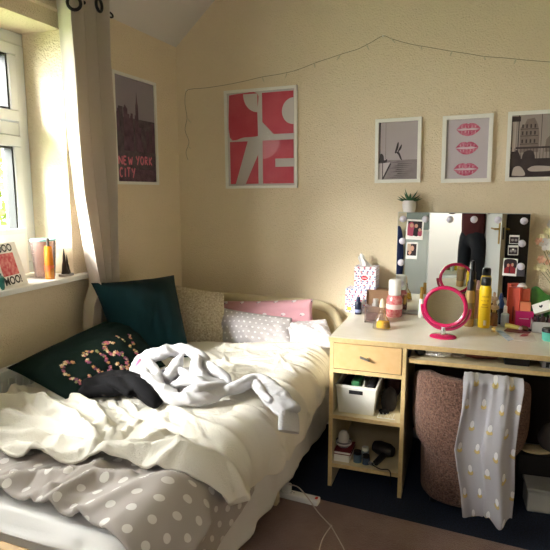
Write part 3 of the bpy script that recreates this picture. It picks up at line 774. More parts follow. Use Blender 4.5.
# red and white abstract print (plain stand-in)
mm = [mat('print_pale_grey', '#cfc9c6', .6), mat('print_red', '#bd3348', .6, var=(6, '#cf5f6c', .3)), mat('print_pink', '#d2808a', .6)]
cx, cz, W, H = from_px([(223, 91), (297, 86), (299, 188), (229, 188.5)])
sh = [(1, blob([(.02, .99), (.20, 1.0), (.46, .99), (.455, .80), (.46, .56), (.44, .53), (.25, .525), (.02, .53)])), (0, [(.46, .99)] + [(.46 + .22 * math.cos(a), .99 + .2 * math.sin(a)) for a in np.linspace(PI, 1.5 * PI, 12)]),
      (1, R_(.53, .545, .995, .99)), (0, [(.995 + .17 * math.cos(a), .78 + .14 * math.sin(a)) for a in np.linspace(.5 * PI, 1.5 * PI, 20)]), (0, [(.53, .545), (.70, .545), (.53, .68)]),
      (1, R_(.02, .01, .46, .48)), (0, [(.46, .33), (.46, .48), (.30, .48), (.10, .01), (.26, .01)]),
      (1, R_(.53, .01, .995, .48)), (0, R_(.72, .19, .995, .28)), (2, [(.53, .48)] + [(.53 + .26 * math.cos(a), .48 + .2 * math.sin(a)) for a in np.linspace(-.5 * PI, 0, 12)])]
pic_frame('framed_print', 'large white framed red and white abstract block print above the bed', 'picture', (cx, 0, cz), BX, BN, W, H, .016, mm, sh, 'framed pictures on the walls', .006, roll=.01)
# diver by the sea, black and white
mm = [mat('photo_sky_grey', '#a79c9c', .6, var=(3, '#b6abab', .4)), mat('photo_sea_grey', '#7f7576', .6, var=(25, '#968b8b', .3)), mat('photo_ink', '#3b3335', .6), mat('photo_pale', '#c9c0be', .6)]
cx, cz, W, H = from_px([(375.5, 121), (421.5, 115.5), (421.5, 182.5), (375.5, 183)])
sh = [(0, R_(0, .34, 1, 1)), (1, R_(0, 0, 1, .34)), (3, [(0, .28), (.30, .30), (.32, .27), (.12, 0), (0, 0)]), (2, [(.30, .29), (.33, .27), (.13, 0), (.09, 0)]), (2, R_(.1, .0, .12, .3)),
      (2, R_(.02, .3, .045, 1)), (2, R_(.18, .36, .187, 1)), (2, blob([(0, .3), (.02, .40), (.07, .46), (.13, .42), (.15, .34), (.22, .36), (.2, .3)])),
      (2, blob([(.44, .45), (.50, .53), (.52, .63), (.49, .64), (.45, .55), (.42, .47)])), (2, blob([(.50, .47), (.58, .53), (.60, .60), (.57, .59), (.50, .50)])), (2, blob([(.43, .47), (.50, .44), (.56, .36), (.61, .33), (.58, .40), (.52, .48)]))]
for k in range(9): y = .03 + .033 * k; sh.append((2, [(.25 + .3 * ((k * 7) % 5) / 5, y), (.75 + .05 * (k % 4), y + .008), (.5, y + .014)]))
pic_frame('framed_photo', 'white framed black and white photo of a diver by a sea jetty', 'picture', (cx, 0, cz), BX, BN, W, H, .019, mm, sh, 'framed pictures on the walls', roll=.015)
# three lipstick kisses
mm = [mat('print_mauve_grey', '#c3b9bd', .6), mat('lip_pink', '#b8405f', .6, var=(90, '#cf8498', .18)), mat('lip_pale', '#d9bcc4', .6)]
cx, cz, W, H = from_px([(442, 118), (492.5, 112), (492.5, 182), (442, 183)])
sh = []
for (x, y, s_, op) in ((.52, .83, 1, .02), (.5, .52, .95, .05), (.49, .16, 1.05, .035)):
    up = blob([(x - .29 * s_, y), (x - .17 * s_, y + .085), (x - .05 * s_, y + .10), (x, y + .085), (x + .05 * s_, y + .10), (x + .18 * s_, y + .08), (x + .29 * s_, y), (x + .1, y + .02), (x, y + .01), (x - .1, y + .02)])
    lo = blob([(x - .28 * s_, y - .005), (x - .15, y - .02), (x, y - .01 - op * .3), (x + .15, y - .02), (x + .28 * s_, y - .005), (x + .16 * s_, y - .085), (x, y - .115), (x - .16 * s_, y - .085)])
    sh += [(1, up), (1, lo), (2, ellipse(x, y - .004, .2 * s_, .008 + op * .2, 20))]
    for k in range(5): xx = x - .16 + .08 * k; sh += [(2, [(xx, y + .025), (xx + .012, y + .025), (xx + .01, y + .085)]), (2, [(xx, y - .03), (xx + .014, y - .03), (xx + .004, y - .095)])]
pic_frame('framed_print', 'white framed print of three pink lipstick kisses above the lighted mirror', 'picture', (cx, 0, cz), BX, BN, W, H, .021, mm, sh, 'framed pictures on the walls', roll=.015)
# old town street photo
mm = [mat('photo_warm_sky', '#a79a92', .6), mat('photo_stone', '#8f8078', .6, var=(30, '#7a6b64', .3)), mat('photo_dark', '#33282a', .6, var=(20, '#4a3c3c', .3)), mat('photo_light', '#c0b3a9', .6)]
p0, p1 = on(507, 112, 1, 0), on(506, 181, 1, 0); W, H = .245, p0.z - p1.z
sh = [(0, R_(0, .35, 1, 1)), (1, [(0, .35), (.0, .95), (.12, .97), (.12, .4)]), (2, R_(.155, .36, .175, 1)), (2, R_(.0, .9, .2, .98)), (1, [(.2, .4), (.2, .8), (.3, .86), (.34, .93), (.5, .95), (.58, .84), (.62, .7), (.62, .4)]), (1, [(.75, .4), (.78, .6), (.88, .68), (1, .62), (1, .4)]),
      (2, R_(.66, .5, .672, 1)), (2, R_(.0, .46, 1, .49)), (2, R_(.0, .0, 1, .30)), (2, blob([(.02, .2), (.02, .4), (.15, .44), (.24, .3), (.2, .18)])), (2, blob([(.25, .2), (.3, .4), (.5, .42), (.55, .25), (.4, .15)])), (3, blob([(.05, .03), (.1, .16), (.25, .17), (.35, .03)])), (3, blob([(.4, .13), (.55, .18), (.95, .16), (.95, .10), (.5, .09)])), (3, R_(.03, .42, .11, .9))]
for j, y in enumerate((.55, .68, .79)):
    for k in range(4): sh.append((2, R_(.235 + .09 * k, y, .27 + .09 * k, y + .06)))
    sh.append((2, R_(.2, y - .02, .6, y - .01)))
for k in range(14): sh.append((2, R_(.02 + .07 * k, .3, .03 + .07 * k, .47)))
pic_frame('framed_photo', 'white framed sepia photo of old town buildings at the right edge', 'picture', ((p0.x + p1.x) / 2 + W / 2, 0, (p0.z + p1.z) / 2), BX, BN, W, H, .019, mm, sh, 'framed pictures on the walls', roll=.012)
# city poster on the window wall
mm = [mat('poster_sky', '#928a93', .6, var=(4, '#a59da6', .4)), mat('poster_tower', '#4a3646', .6, var=(22, '#745a6c', .2)), mat('poster_pink', '#e27f92', .6), mat('poster_mid', '#6a6068', .6, var=(22, '#453b45', .2)), M_frame]
q = [on(109, 69, 0, 0), on(155, 84, 0, 0), on(155, 186, 0, 0), on(114.5, 183, 0, 0)]
cy = sum(p.y for p in q) / 4; cz = sum(p.z for p in q) / 4; W = (q[1].y - q[0].y + q[2].y - q[3].y) / 2; H = (q[0].z - q[3].z + q[1].z - q[2].z) / 2
sh = [(3, R_(0, 0, 1, .62))]
rb = random.Random(12)
for k in range(26):
    x = rb.uniform(0, .94); y = rb.uniform(.38, .72); ww = rb.uniform(.05, .11); sh.append((1 if k % 3 else 3, R_(x, .18, x + ww, y)))
sh += [(1, [(.50, .3), (.50, .74), (.52, .80), (.535, .90), (.55, .80), (.57, .74), (.57, .3)]), (1, [(.2, .3), (.2, .70), (.24, .74), (.3, .70), (.3, .3)]), (3, R_(0, .02, 1, .30)), (1, R_(0, 0, 1, .12))]
def brush(pts, r=.016):
    o = []; P = [Vector((x, y, 0)) for x, y in pts]
    L, Rr = [], []
    for i, p in enumerate(P):
        t = (P[min(i + 1, len(P) - 1)] - P[max(i - 1, 0)]).normalized(); nn = Vector((-t.y, t.x * .75, 0))
        k = r * (1 - .35 * i / len(P)); L.append((p + nn * k)[:2]); Rr.append((p - nn * k)[:2])
    return L + Rr[::-1]
ST = {'N': [[(0, 0), (0, 1)], [(0, 1), (.7, 0)], [(.7, 0), (.7, 1.05)]], 'E': [[(0, 0), (0, 1)], [(0, 1), (.55, 1.02)], [(0, .52), (.45, .54)], [(0, 0), (.55, .02)]], 'W': [[(0, 1), (.2, 0)], [(.2, 0), (.42, .75)], [(.42, .75), (.6, 0)], [(.6, 0), (.85, 1.05)]],
      'Y': [[(0, 1), (.32, .5)], [(.7, 1.05), (.25, -.1)]], 'O': [[(.35 + .32 * math.cos(a), .5 + .5 * math.sin(a)) for a in np.linspace(1.7, 7.9, 14)]], 'R': [[(0, 0), (0, 1)], [(0, 1), (.5, .9), (.5, .6), (0, .5)], [(.1, .5), (.6, 0)]], 'K': [[(0, 0), (0, 1)], [(.6, 1.02), (.02, .45)], [(.1, .5), (.6, -.02)]],
      'C': [[(.35 + .32 * math.cos(a), .5 + .5 * math.sin(a)) for a in np.linspace(.8, 5.4, 12)]], 'I': [[(.1, 0), (.12, 1)]], 'T': [[(0, 1), (.7, 1.04)], [(.35, 1), (.3, 0)]]}
for word, x0, y0, hh in (('NEW', .05, .165, .075), ('YORK', .47, .175, .078), ('CITY', .06, .045, .085)):
    x = x0
    for chh in word:
        for s_ in ST[chh]: sh.append((2, brush([(x + p[0] * .115, y0 + p[1] * hh) for p in s_], .014)))
        x += {'I': .06, 'W': .14, 'O': .12}.get(chh, .115)
pic_frame('framed_poster', 'white framed dark skyline poster reading NEW YORK CITY on the window wall', 'picture', (0, cy, cz), (0, 1, 0), (1, 0, 0), W, H, .016, mm, sh, 'framed pictures on the walls', roll=0)

# ------------------------------------------------------------------ string lights
sl0 = thing('string_light', 'thin clear string of fairy lights strung along the wall above the pictures', 'string lights', on(297, 71, 1, 0))
pts = [(188, 160), (186, 152), (189, 142), (185, 130), (187, 118), (185, 104), (186, 92), (192, 89), (205, 88), (225, 85), (245, 81), (262, 77), (280, 74), (297, 70), (315, 63), (330, 58), (345, 53), (358, 49), (370, 43), (383, 36), (392, 39), (410, 44), (430, 47.5), (450, 51), (470, 54), (485, 56.5), (505, 58), (525, 60), (550, 62), (580, 64)]
M_wire = mat('clear_wire', '#9c8b6c', .5); M_bulb = mat('clear_led', '#d9cfb2', .2)
wp = [on(x, y, 1, -.006) for x, y in pts]
MB().tube(smooth_path(wp, 4), .0016, 6).build('wire', M_wire, sl0)
for (x, y, dx, dy) in ((262, 77, 2, 5), (287, 73, -2, 5), (314, 63, 1, 5), (340, 55, -3, 5), (366, 44, 3, 6), (391, 38, 4, 5), (421, 46, 1, 4), (452, 51, -2, 5), (484, 56, 1, 4), (516, 59, -2, 5), (187, 118, 4, 5), (187, 145, 4, 4)):
    p = on(x, y, 1, -.006); q = on(x + dx, y + dy, 1, -.008)
    MB().tube([p, p.lerp(q, .5), q], [.0022, .0034, .0018], 8).build('bulb', M_bulb, sl0)
for (x, y) in ((186, 90), (383, 36)):
    MB().ball(on(x, y, 1, -.006), .004, 8, 6).build('clip', M_white, sl0)

# ------------------------------------------------------------------ curtain
rz = on(110, 14, 0, .10).z - .004
rod = thing('curtain_rod', 'black metal curtain rod above the window with ring end', 'curtain rod', (.1, -1.7, rz))
M_iron = mat('black_metal', '#1d1b1a', .35, metal=.6)
MB().cyl((.10, -3.0, rz), (.10, -.795, rz), .009).build('pole', M_iron, rod)
b = MB(); c = Vector((.10, -.768, rz)); b.tube([c + Vector((0, .026 * math.cos(a), .011 * math.sin(a))) for a in np.linspace(0, 2 * PI, 25)], .0045, 8, cap=False); b.build('finial', M_iron, rod)
for y in (-2.7, -1.3): MB().cyl((.0, y, rz - .015), (.10, y, rz - .015), .007).build('bracket', M_iron, rod)
M_curt = mat('off_white_curtain', '#d6cabd', .9, bump=(320, .12), sheen=.15)
_n = M_curt.node_tree.nodes; _l = M_curt.node_tree.links; _t = _n.new('ShaderNodeBsdfTranslucent'); _t.inputs[0].default_value = lin('#e0d4c4'); _m = _n.new('ShaderNodeMixShader'); _m.inputs[0].default_value = .22
_l.new(_n['Principled BSDF'].outputs[0], _m.inputs[1]); _l.new(_t.outputs[0], _m.inputs[2]); _l.new(_m.outputs[0], _n['Material Output'].inputs[0])
ct = thing('curtain', 'off-white eyelet curtain bunched at the right side of the window', 'curtain', (.1, -.9, .8))
nu, nv = 120, 90
U, V = np.meshgrid(np.linspace(0, 1, nu), np.linspace(0, 1, nv), indexing='ij')
zt_, zb_ = rz + .05, on(86, 332, 0, .1).z
Zc = zt_ + (zb_ - zt_) * V
zl = [on(60, 0, 0, .1), on(66, 65, 0, .1), on(71, 130, 0, .1), on(78, 195, 0, .1), on(88, 261, 0, .1), on(93, 285, 0, .1), on(86, 306, 0, .1), on(85, 332, 0, .1)]
zr = [on(100, 0, 0, .1), on(103, 65, 0, .1), on(108, 130, 0, .1), on(111, 200, 0, .1), on(114, 280, 0, .1), on(116, 320, 0, .1), on(113, 340, 0, .1)]
yl_ = np.interp(-Zc, [-p.z for p in zl], [p.y for p in zl]); yr_ = np.interp(-Zc, [-p.z for p in zr], [p.y for p in zr])
ph = 2 * PI * (3.1 * U ** .9) + 1.0 + .3 * np.sin(V * 3)
amp = .054 * (1 - .25 * V)
Xc = .10 + amp * np.sin(ph) + .006 * fbm(U * 3, V * 2, 4, 61); Yc = yl_ + (yr_ - yl_) * (U + .028 * np.sin(2 * ph + .4)) + .01 * V * np.sin(V * 9 + U * 4)
MB().grid(np.stack([Xc, Yc, Zc], -1)).build('cloth', M_curt, ct, solid=.003, angle=180)
for (px_, py_, xx) in ((74, 3, .172), (99, 5, .165)):
    c = on(px_, py_, 0, xx); d = Vector((.62, -.78, 0)) if px_ == 74 else Vector((.98, .2, 0)); e = d.cross(Vector((0, 0, 1)))
    MB().tube([c + (e * math.cos(a) + Vector((0, 0, 1)) * math.sin(a)) * .027 for a in np.linspace(0, 2 * PI, 25)], .007, 8, cap=False).build('eyelet_ring', M_iron, ct)

# ------------------------------------------------------------------ things on the sill
cd_ = thing('greeting_card', 'white card with a red square and black MOO lettering on the sill', 'card', on(25, 284, 0, -.02))
cbl, cbr = on(5, 287.5, 0, .035), on(28, 280, 0, -.01); cbl.z = cbr.z = ZS + .001
ux = (cbr - cbl); Wc = ux.length; ux.normalize(); bk = Vector((0, 0, 1)).cross(ux).normalized(); bk = bk if bk.x < 0 else -bk
uy = (Vector((0, 0, 1)) + bk * .28).normalized(); nn = ux.cross(uy).normalized(); nn = nn if nn.x > 0 else -nn
Hc = .185; b = MB(); b.prism([(-.03, 0), (Wc, 0), (Wc, Hc), (-.03, Hc)], cbl, ux, uy, -nn * .004); b.build('front_panel', M_paper, cd_, smooth=False)
b = MB(); b.prism([(-.03, 0), (Wc, 0), (Wc, Hc), (-.03, Hc)], cbl - nn * .005, ux, (Vector((0, 0, 1)) - bk * .05).normalized(), -nn * .004); 
cx0 = Wc / 2 - .012; b = MB(); b.prism(R_(cx0 - .056, .048, cx0 + .056, .142), cbl + nn * .0004, ux, uy, nn * .0004)
b.build('red_square', mat('card_red', '#c8414a', .6, var=(60, '#dd8a86', .12)), cd_, smooth=False)
b = MB(); put_text(b, 'MOO!', .046, cbl + ux * cx0 + uy * .025 + nn * .001, ux, uy, .0012); M_ink = mat('card_ink', '#18181a', .6)
b.build('lettering', M_ink, cd_, smooth=False, fix=False)
b = MB(); put_text(b, 'MOOO', .044, cbl + ux * (cx0 - .01) + uy * .163 + nn * .001, ux, uy, .001)
b.build('lettering', M_ink, cd_, smooth=False, fix=False)
# white photo stand behind the card
st = thing('photo_stand', 'white upright photo stand behind the card on the sill', 'photo frame', (-.16, -1.25, ZS))
b = MB(); b.box(-.185, -.17, -1.42, -1.1, ZS, ZS + .225); b.build('back_board', M_frame, st, bevel=.003)
b = MB(); b.box(-.17, -.168, -1.405, -1.115, ZS + .015, ZS + .2); b.build('mat_board', M_paper, st)
b = MB(); b.box(-.169, -.12, -1.42, -1.1, ZS + .0, ZS + .012); b.build('foot_board', M_frame, st, bevel=.002)
def sill(px, py): p = on(px, py, 2, ZS); return p
# orange bottle
p = sill(50, 279); k = mpp(p); p.z = ZS
ob = thing('bottle', 'orange bottle with a slim dark cap on the window sill', 'bottle', p)
M_or = mat('orange_liquid_glass', '#e08a1e', .12, trans=.35, coat=.5)
s_ = k
MB().lathe([(0, 0), (5.0 * s_, 0), (5.3 * s_, .002), (5.0 * s_, 15 * s_), (4.2 * s_, 31 * s_), (3.6 * s_, 33 * s_), (0, 33 * s_)], p, 20, sy=.75).build('glass', M_or, ob)
MB().lathe([(0, 33 * s_), (1.5 * s_, 33 * s_), (1.4 * s_, 41 * s_), (0, 41 * s_)], p, 12).build('cap', mat('dark_cap', '#55504a', .4), ob)
MB().lathe([(5.06 * s_, 3 * s_), (5.1 * s_, 3 * s_), (5.06 * s_, 14 * s_), (5.02 * s_, 14 * s_)], p, 20, sy=.76).build('label', mat('deep_orange_label', '#c7581c', .5), ob)
# clear cup
p = sill(58, 278) + Vector((-.075, 0, 0)); 
cp = thing('tumbler', 'clear plastic tumbler with pink pattern behind the orange bottle', 'cup', p)
MB().lathe([(.044, .003), (.052, .10), (.056, .175), (.0545, .175), (.0505, .10), (.043, .006)], p, 28).build('cup', glass_mat('clear_pink_plastic', '#f6e9e6', .2, .05, .22, '#f3d5cd'), cp)
b = MB(); b.lathe([(.0562, .17), (.0575, .172), (.0575, .178), (.0562, .178)], p, 28); b.build('rim', mat('aqua_rim', '#9fd6d6', .4), cp)
# dark tower ornament
p = sill(66, 276); k = mpp(p)
tw = thing('ornament', 'small dark spired tower ornament on a pale base beside the orange bottle', 'ornament', p)
MB().box(p.x - .018, p.x + .018, p.y - .03, p.y + .035, ZS, ZS + .012).build('base', mat('grey_stone', '#a9a7a4', .7), tw, bevel=.003)
b = MB()
for (dy, r, h) in ((-.006, .014, .13), (.012, .010, .10), (.0, .02, .06), (.02, .009, .055), (-.018, .008, .05)):
    b.lathe([(0, .011), (r, .011), (r * .8, h * .4), (r * .5, h * .55), (r * .45, h * .7), (.001, h), (0, h)], (p.x, p.y + dy, ZS), 8)
b.build('spires', mat('dark_bronze', '#3a332c', .45, metal=.4), tw, smooth=False)
p = on(0, 290, 0, .02); p.z = ZS
tag(MB().lathe([(0, 0), (.02, 0), (.022, .01), (.022, .05), (.012, .06), (.012, .066), (0, .066)], p + Vector((.0, -.004, 0)), 16).build('jar', mat('teal_jar', '#157468', .35)), 'small teal jar at the left edge of the sill beside the card', 'jar')

# ------------------------------------------------------------------ lighted vanity mirror on the desk
YM = -.062
m0, m1 = on(398, 212, 1, YM), on(531, 214, 1, YM); mz0, mz1 = ZT + .018, m0.z
mr = thing('vanity_mirror', 'large frameless vanity mirror edged with round bulbs standing on the desk', 'mirror', ((m0.x + m1.x) / 2, YM, ZT))
b = MB(); b.box(m0.x, m1.x, YM + .001, YM + .028, mz0, mz1); b.build('housing', mat('silver_housing', '#b9bab6', .35, metal=.3), mr, bevel=.002)
b = MB(); b.box(m0.x + .002, m1.x - .002, YM - .002, YM + .0012, mz0 + .002, mz1 - .002); b.build('glass', M_mirror, mr, smooth=False)
b = MB(); b.box(m0.x + .03, m1.x - .03, YM - .02, YM + .05, ZT, ZT + .018); b.build('base', mat('silver_base', '#c9c9c5', .4), mr, bevel=.004)
M_led = mat('frosted_bulb', '#dcd8e6', .35, coat=.3)
bz = on(403, 219, 1, YM).z
spots = [(403, 219), (425.5, 219), (450, 219.5), (474, 219.5), (498, 220), (524, 221), (522, 243.5), (521, 266.5), (402.5, 241), (401, 262.5), (401, 284), (520.5, 288)]
for (x, y) in spots:
    p = on(x, y, 1, YM - .004)
    b = MB(); b.lathe([(.011, 0), (.0165, .003), (.018, .009), (.016, .016), (.010, .021), (0, .0225)], (0, 0, 0), 18, T=Matrix.Translation(p + Vector((0, .0015, 0))) @ Matrix.Rotation(PI / 2, 4, 'X'))
    b.build('bulb', M_led, mr)
# instant photos stuck on the glass
def inst(label, x0, y0, x1, y1, pic, marks, tilt=0.0, border=(.09, .09, .2), bgc=None, grp='instant photos stuck on the mirror'):
    a, c = on(x0, y0, 1, YM - .0025), on(x1, y1, 1, YM - .0025); Wp, Hp = c.x - a.x, a.z - c.z
    ux, uz = Vector((math.cos(tilt), 0, math.sin(tilt))), Vector((-math.sin(tilt), 0, math.cos(tilt))); o = Vector((a.x, YM - .0025, c.z))
    b = MB(); b.prism([(0, 0), (Wp, 0), (Wp, Hp), (0, Hp)], o, ux, uz, (0, -.0012, 0))
    bx, bt, bb = border; o2 = o + ux * bx * Wp + uz * bb * Hp + Vector((0, -.0014, 0)); w2, h2 = Wp * (1 - 2 * bx), Hp * (1 - bt - bb)
    b.cm = 1; b.add([o2, o2 + ux * w2, o2 + ux * w2 + uz * h2, o2 + uz * h2], [(0, 1, 2, 3)])
    for k, (mi, pts_) in enumerate(marks):
        b.cm = mi; b.add([o2 + ux * p[0] * w2 + uz * p[1] * h2 + Vector((0, -.00025 - .00004 * k, 0)) for p in pts_], [tuple(range(len(pts_)))])
    tag(b.build('instant_photo', pic, smooth=False, fix=False), label, 'photo', grp)
skin_p = mat('photo_skin', '#c99a83', .5); dark_p = mat('photo_night', '#2a1c22', .5); pink_p = mat('photo_pink', '#a84560', .5); red_p = mat('photo_red', '#8c1f2a', .5); grey_p = mat('photo_mid_grey', '#8d8788', .5); wh = M_paper
face = lambda cx, cy, r: ellipse(cx, cy, r, r * 1.15, 14)
inst('larger instant photo at the top left of the vanity mirror showing three people', 406.3, 219, 422.6, 239.6, [wh, dark_p, skin_p, pink_p, mat('photo_black', '#141015', .5)], [(3, blob([(0, 0), (0, .7), (.25, .95), (.45, .7), (.45, 0)])), (2, face(.27, .7, .13)), (4, blob([(.4, 0), (.45, .5), (.65, .6), (.75, 0)])), (2, face(.6, .68, .12)), (3, blob([(.75, 0), (.75, .3), (1, .4), (1, 0)])), (2, face(.86, .42, .1))], -.03)
inst('small instant photo of a person in black on the left of the vanity mirror', 406.3, 242, 416.8, 259, [wh, dark_p, skin_p, mat('photo_beige', '#b8a08a', .5)], [(3, R_(0, .4, .4, 1)), (2, face(.55, .62, .2)), (2, blob([(.1, .2), (.3, .45), (.5, .3), (.3, .05)]))], -.02)
inst('upper small black and white photo on the dark right side of the mirror', 509.6, 235, 519, 244, [wh, dark_p, grey_p], [(2, face(.3, .5, .17)), (2, face(.7, .5, .17))], 0, (.06, .2, .06))
inst('lower small black and white photo on the dark right side of the mirror', 508.3, 245.3, 518, 255.4, [wh, dark_p, grey_p], [(2, face(.3, .5, .18)), (2, face(.7, .5, .18)), (0, R_(.4, .6, .6, .8))], .02, (.06, .2, .06))
inst('red toned instant photo with wide white border low on the mirror right side', 503.2, 258, 516.2, 276, [wh, red_p, skin_p, dark_p], [(3, blob([(0, .3), (0, 1), (1, 1), (1, .4), (.5, .7)])), (2, face(.32, .6, .11)), (2, face(.7, .66, .11)), (3, R_(.44, 0, .52, .5))], -.03, (.1, .08, .14))
inst('dark grey photo card beside the red instant photo on the mirror', 517.6, 265, 524.4, 276.5, [mat('card_grey', '#57535a', .5), mat('card_dark', '#4a464e', .5)], [], 0, (.05, .05, .05))

# potted succulent on the mirror's top edge
p = on(409, 212, 1, YM + .012); p.z = mz1; k = mpp(p)
pt = thing('succulent', 'small succulent in a white dimpled pot on top of the vanity mirror', 'plant', p)
M_pot = mat('white_ceramic', '#e6e1de', .45, bump=(150, .5, .004))
MB().lathe([(0, 0), (5.2 * k, 0), (6.4 * k, 3 * k), (6.9 * k, 7 * k), (6.5 * k, 11.5 * k), (5.9 * k, 11.5 * k), (5.9 * k, 9.5 * k), (0, 9.5 * k)], p, 24).build('pot', M_pot, pt)
b = MB(); rb = random.Random(9)
M_suc = mat('succulent_leaf', '#2f5236', .5, var=(60, '#3f6a45', .3))
for j in range(22):
    a = rb.uniform(0, 2 * PI); el = rb.uniform(.2, 1.3); L = rb.uniform(11, 15.5) * k; d = Vector((math.cos(a) * math.cos(el), math.sin(a) * math.cos(el) * .6, math.sin(el)))
    q = p + Vector((0, 0, 9.5 * k)); b.tube([q, q + d * L * .4, q + d * L * .75 + Vector((0, 0, .001)), q + d * L + Vector((0, 0, .004))], [1.3 * k, 1.6 * k, 1.0 * k, .1 * k], 6, flat=.5)
b.build('leaves', M_suc, pt)

# ------------------------------------------------------------------ on the desk
def W0(px, py, z=ZT):
    p = on(px, py, 2, z); return p, mpp(p)
G_TOI = 'toiletries on the desk'
def bottle(name, label, cat, px, py, parts, group=G_TOI, sy=1.0):
    p, k = W0(px, py); t = thing(name, label, cat, p, 0, group)
    for (nm, prof, m_, n) in parts: MB().lathe([(r * k, z * k * 1.01) for r, z in prof], p, n, sy=sy).build(nm, m_, t)
    return t, p, k
def carton(name, label, cat, px, py, w_, h_, d_, m_, rz=0.0, group=G_TOI, z=ZT, extra=None):
    p, k = W0(px, py, z); p.z = z; T = Matrix.Translation(p) @ Matrix.Rotation(rz, 4, 'Z')
    t = thing(name, label, cat, p, rz, group) if extra else None
    b = MB(); b.box(-w_ * k / 2, w_ * k / 2, 0, d_ * k, 0, h_ * k, T)
    o = b.build('box' if extra else name, m_, t, bevel=.0015)
    if extra:
        for (nm, poly, mm_) in extra:
            b = MB(); b.add([T @ Vector((x * w_ * k - w_ * k / 2, -.0006, y * h_ * k)) for x, y in poly], [tuple(range(len(poly)))]); b.build(nm, mm_, t, smooth=False, fix=False)
        return t
    return tag(o, label, cat, group)
# tissue boxes
def spot_print(name, base, cols):
    return dot_mat(name, base, [(c, .026 + .004 * i_, .029 - .002 * i_, .0052, .0046, ou, ov) for i_, (c, ou, ov) in enumerate(cols)], .6, None)
M_tis = spot_print('tissue_box_print', '#eeeaf0', [('#6f7fae', .1, .1), ('#8f6b95', .6, .35), ('#c4687a', .35, .72)])
def uvbox(x0, x1, y0, y1, z0, z1):
    b = MB()
    for A, B_, C_, D_ in (((x0, y0, z0), (x1, y0, z0), (x1, y0, z1), (x0, y0, z1)), ((x1, y0, z0), (x1, y1, z0), (x1, y1, z1), (x1, y0, z1)), ((x0, y1, z0), (x0, y0, z0), (x0, y0, z1), (x0, y1, z1)), ((x0, y0, z1), (x1, y0, z1), (x1, y1, z1), (x0, y1, z1)), ((x1, y1, z0), (x0, y1, z0), (x0, y1, z1), (x1, y1, z1)), ((x0, y1, z0), (x1, y1, z0), (x1, y0, z0), (x0, y0, z0))):
        w_ = (Vector(B_) - Vector(A)).length; h_ = (Vector(D_) - Vector(A)).length
        b.grid(np.array([[A, D_], [B_, C_]], float), np.array([[(0, 0), (0, h_)], [(w_, 0), (w_, h_)]]))
    return b
yb0, yb1 = -.145, -.04
q0, q1 = on(345.5, 288.5, 1, yb0), on(366, 312, 1, yb0)
t = thing('tissue_box', 'lower white tissue box with coloured spots at the back left of the desk', 'tissue box', (q0.x, yb0, ZT), 0, 'spotted tissue boxes')
uvbox(q0.x, q1.x, yb0, yb1, ZT, q0.z).build('carton', M_tis, t, weld=False, smooth=False)
b = MB(); b.add([(q0.x + .012, yb0 - .0006, ZT + .01), (q0.x + .035, yb0 - .0006, ZT + .01), (q0.x + .035, yb0 - .0006, ZT + .03), (q0.x + .012, yb0 - .0006, ZT + .03)], [(0, 1, 2, 3)]); b.build('yellow_mark', mat('yellow_mark', '#d8c64e', .6), t, fix=False)
ztb = q0.z
wb0, wb1 = on(366.6, 294, 1, -.13), on(391, 294, 1, -.13)
tag(MB().box(wb0.x, wb1.x, -.13, -.04, ZT, ztb).build('wooden_box', mat('brown_box', '#8a6a4e', .6, var=(20, '#795a40', .3)), bevel=.002), 'plain brown box under the upper tissue box', 'box')
yq = -.125
q2, q3 = on(354.5, 266.7, 1, yq), on(375.4, 290, 1, yq); ty1 = -.022
t = thing('tissue_box', 'upper white spotted tissue box with a red lips logo and a tissue pulled up', 'tissue box', (q2.x, yq, ztb), 0, 'spotted tissue boxes')
uvbox(q2.x, q3.x, yq, ty1, ztb, ztb + (q2.z - q3.z)).build('carton', M_tis, t, smooth=False)
hq = q2.z - q3.z; lc = Vector(((q2.x + q3.x) / 2 - .003, yq - .0007, ztb + hq * .5)); b = MB()
b.add([lc + Vector((x, 0, z)) for x, z in blob([(-.021, 0), (-.011, .011), (-.004, .0135), (0, .011), (.004, .0135), (.011, .011), (.021, 0), (.011, -.010), (0, -.013), (-.011, -.010)])], [tuple(range(40))]); b.build('lips_logo', mat('logo_red', '#c2283c', .5), t, smooth=False, fix=False)
b = MB(); b.prism(R_(-.013, -.0015, .013, .0015), lc - Vector((0, .0006, 0)), (1, 0, 0), (0, 0, 1), (0, -.0002, 0)); b.build('logo_lettering', M_paper, t, smooth=False)
nu, nv = 16, 12; U, V = np.meshgrid(np.linspace(0, 1, nu), np.linspace(0, 1, nv), indexing='ij')
c = Vector(((q2.x + q3.x) / 2 - .012, -.07, ztb + hq))
Xt = c.x + (U - .5) * (.075 - .035 * V) - .014 * V + .006 * np.sin(V * 6); Yt_ = c.y + .012 * np.sin(U * 9) * (1 - V * .3) + .006 * fbm(U, V, 6, 3); Zt_ = c.z - .002 + V * (.072 - .03 * (2 * U - .7) ** 2) 
MB().grid(np.stack([Xt, Yt_, Zt_], -1)).build('tissue', mat('tissue_paper', '#f2efec', .95, bump=(120, .3)), t, solid=.001)
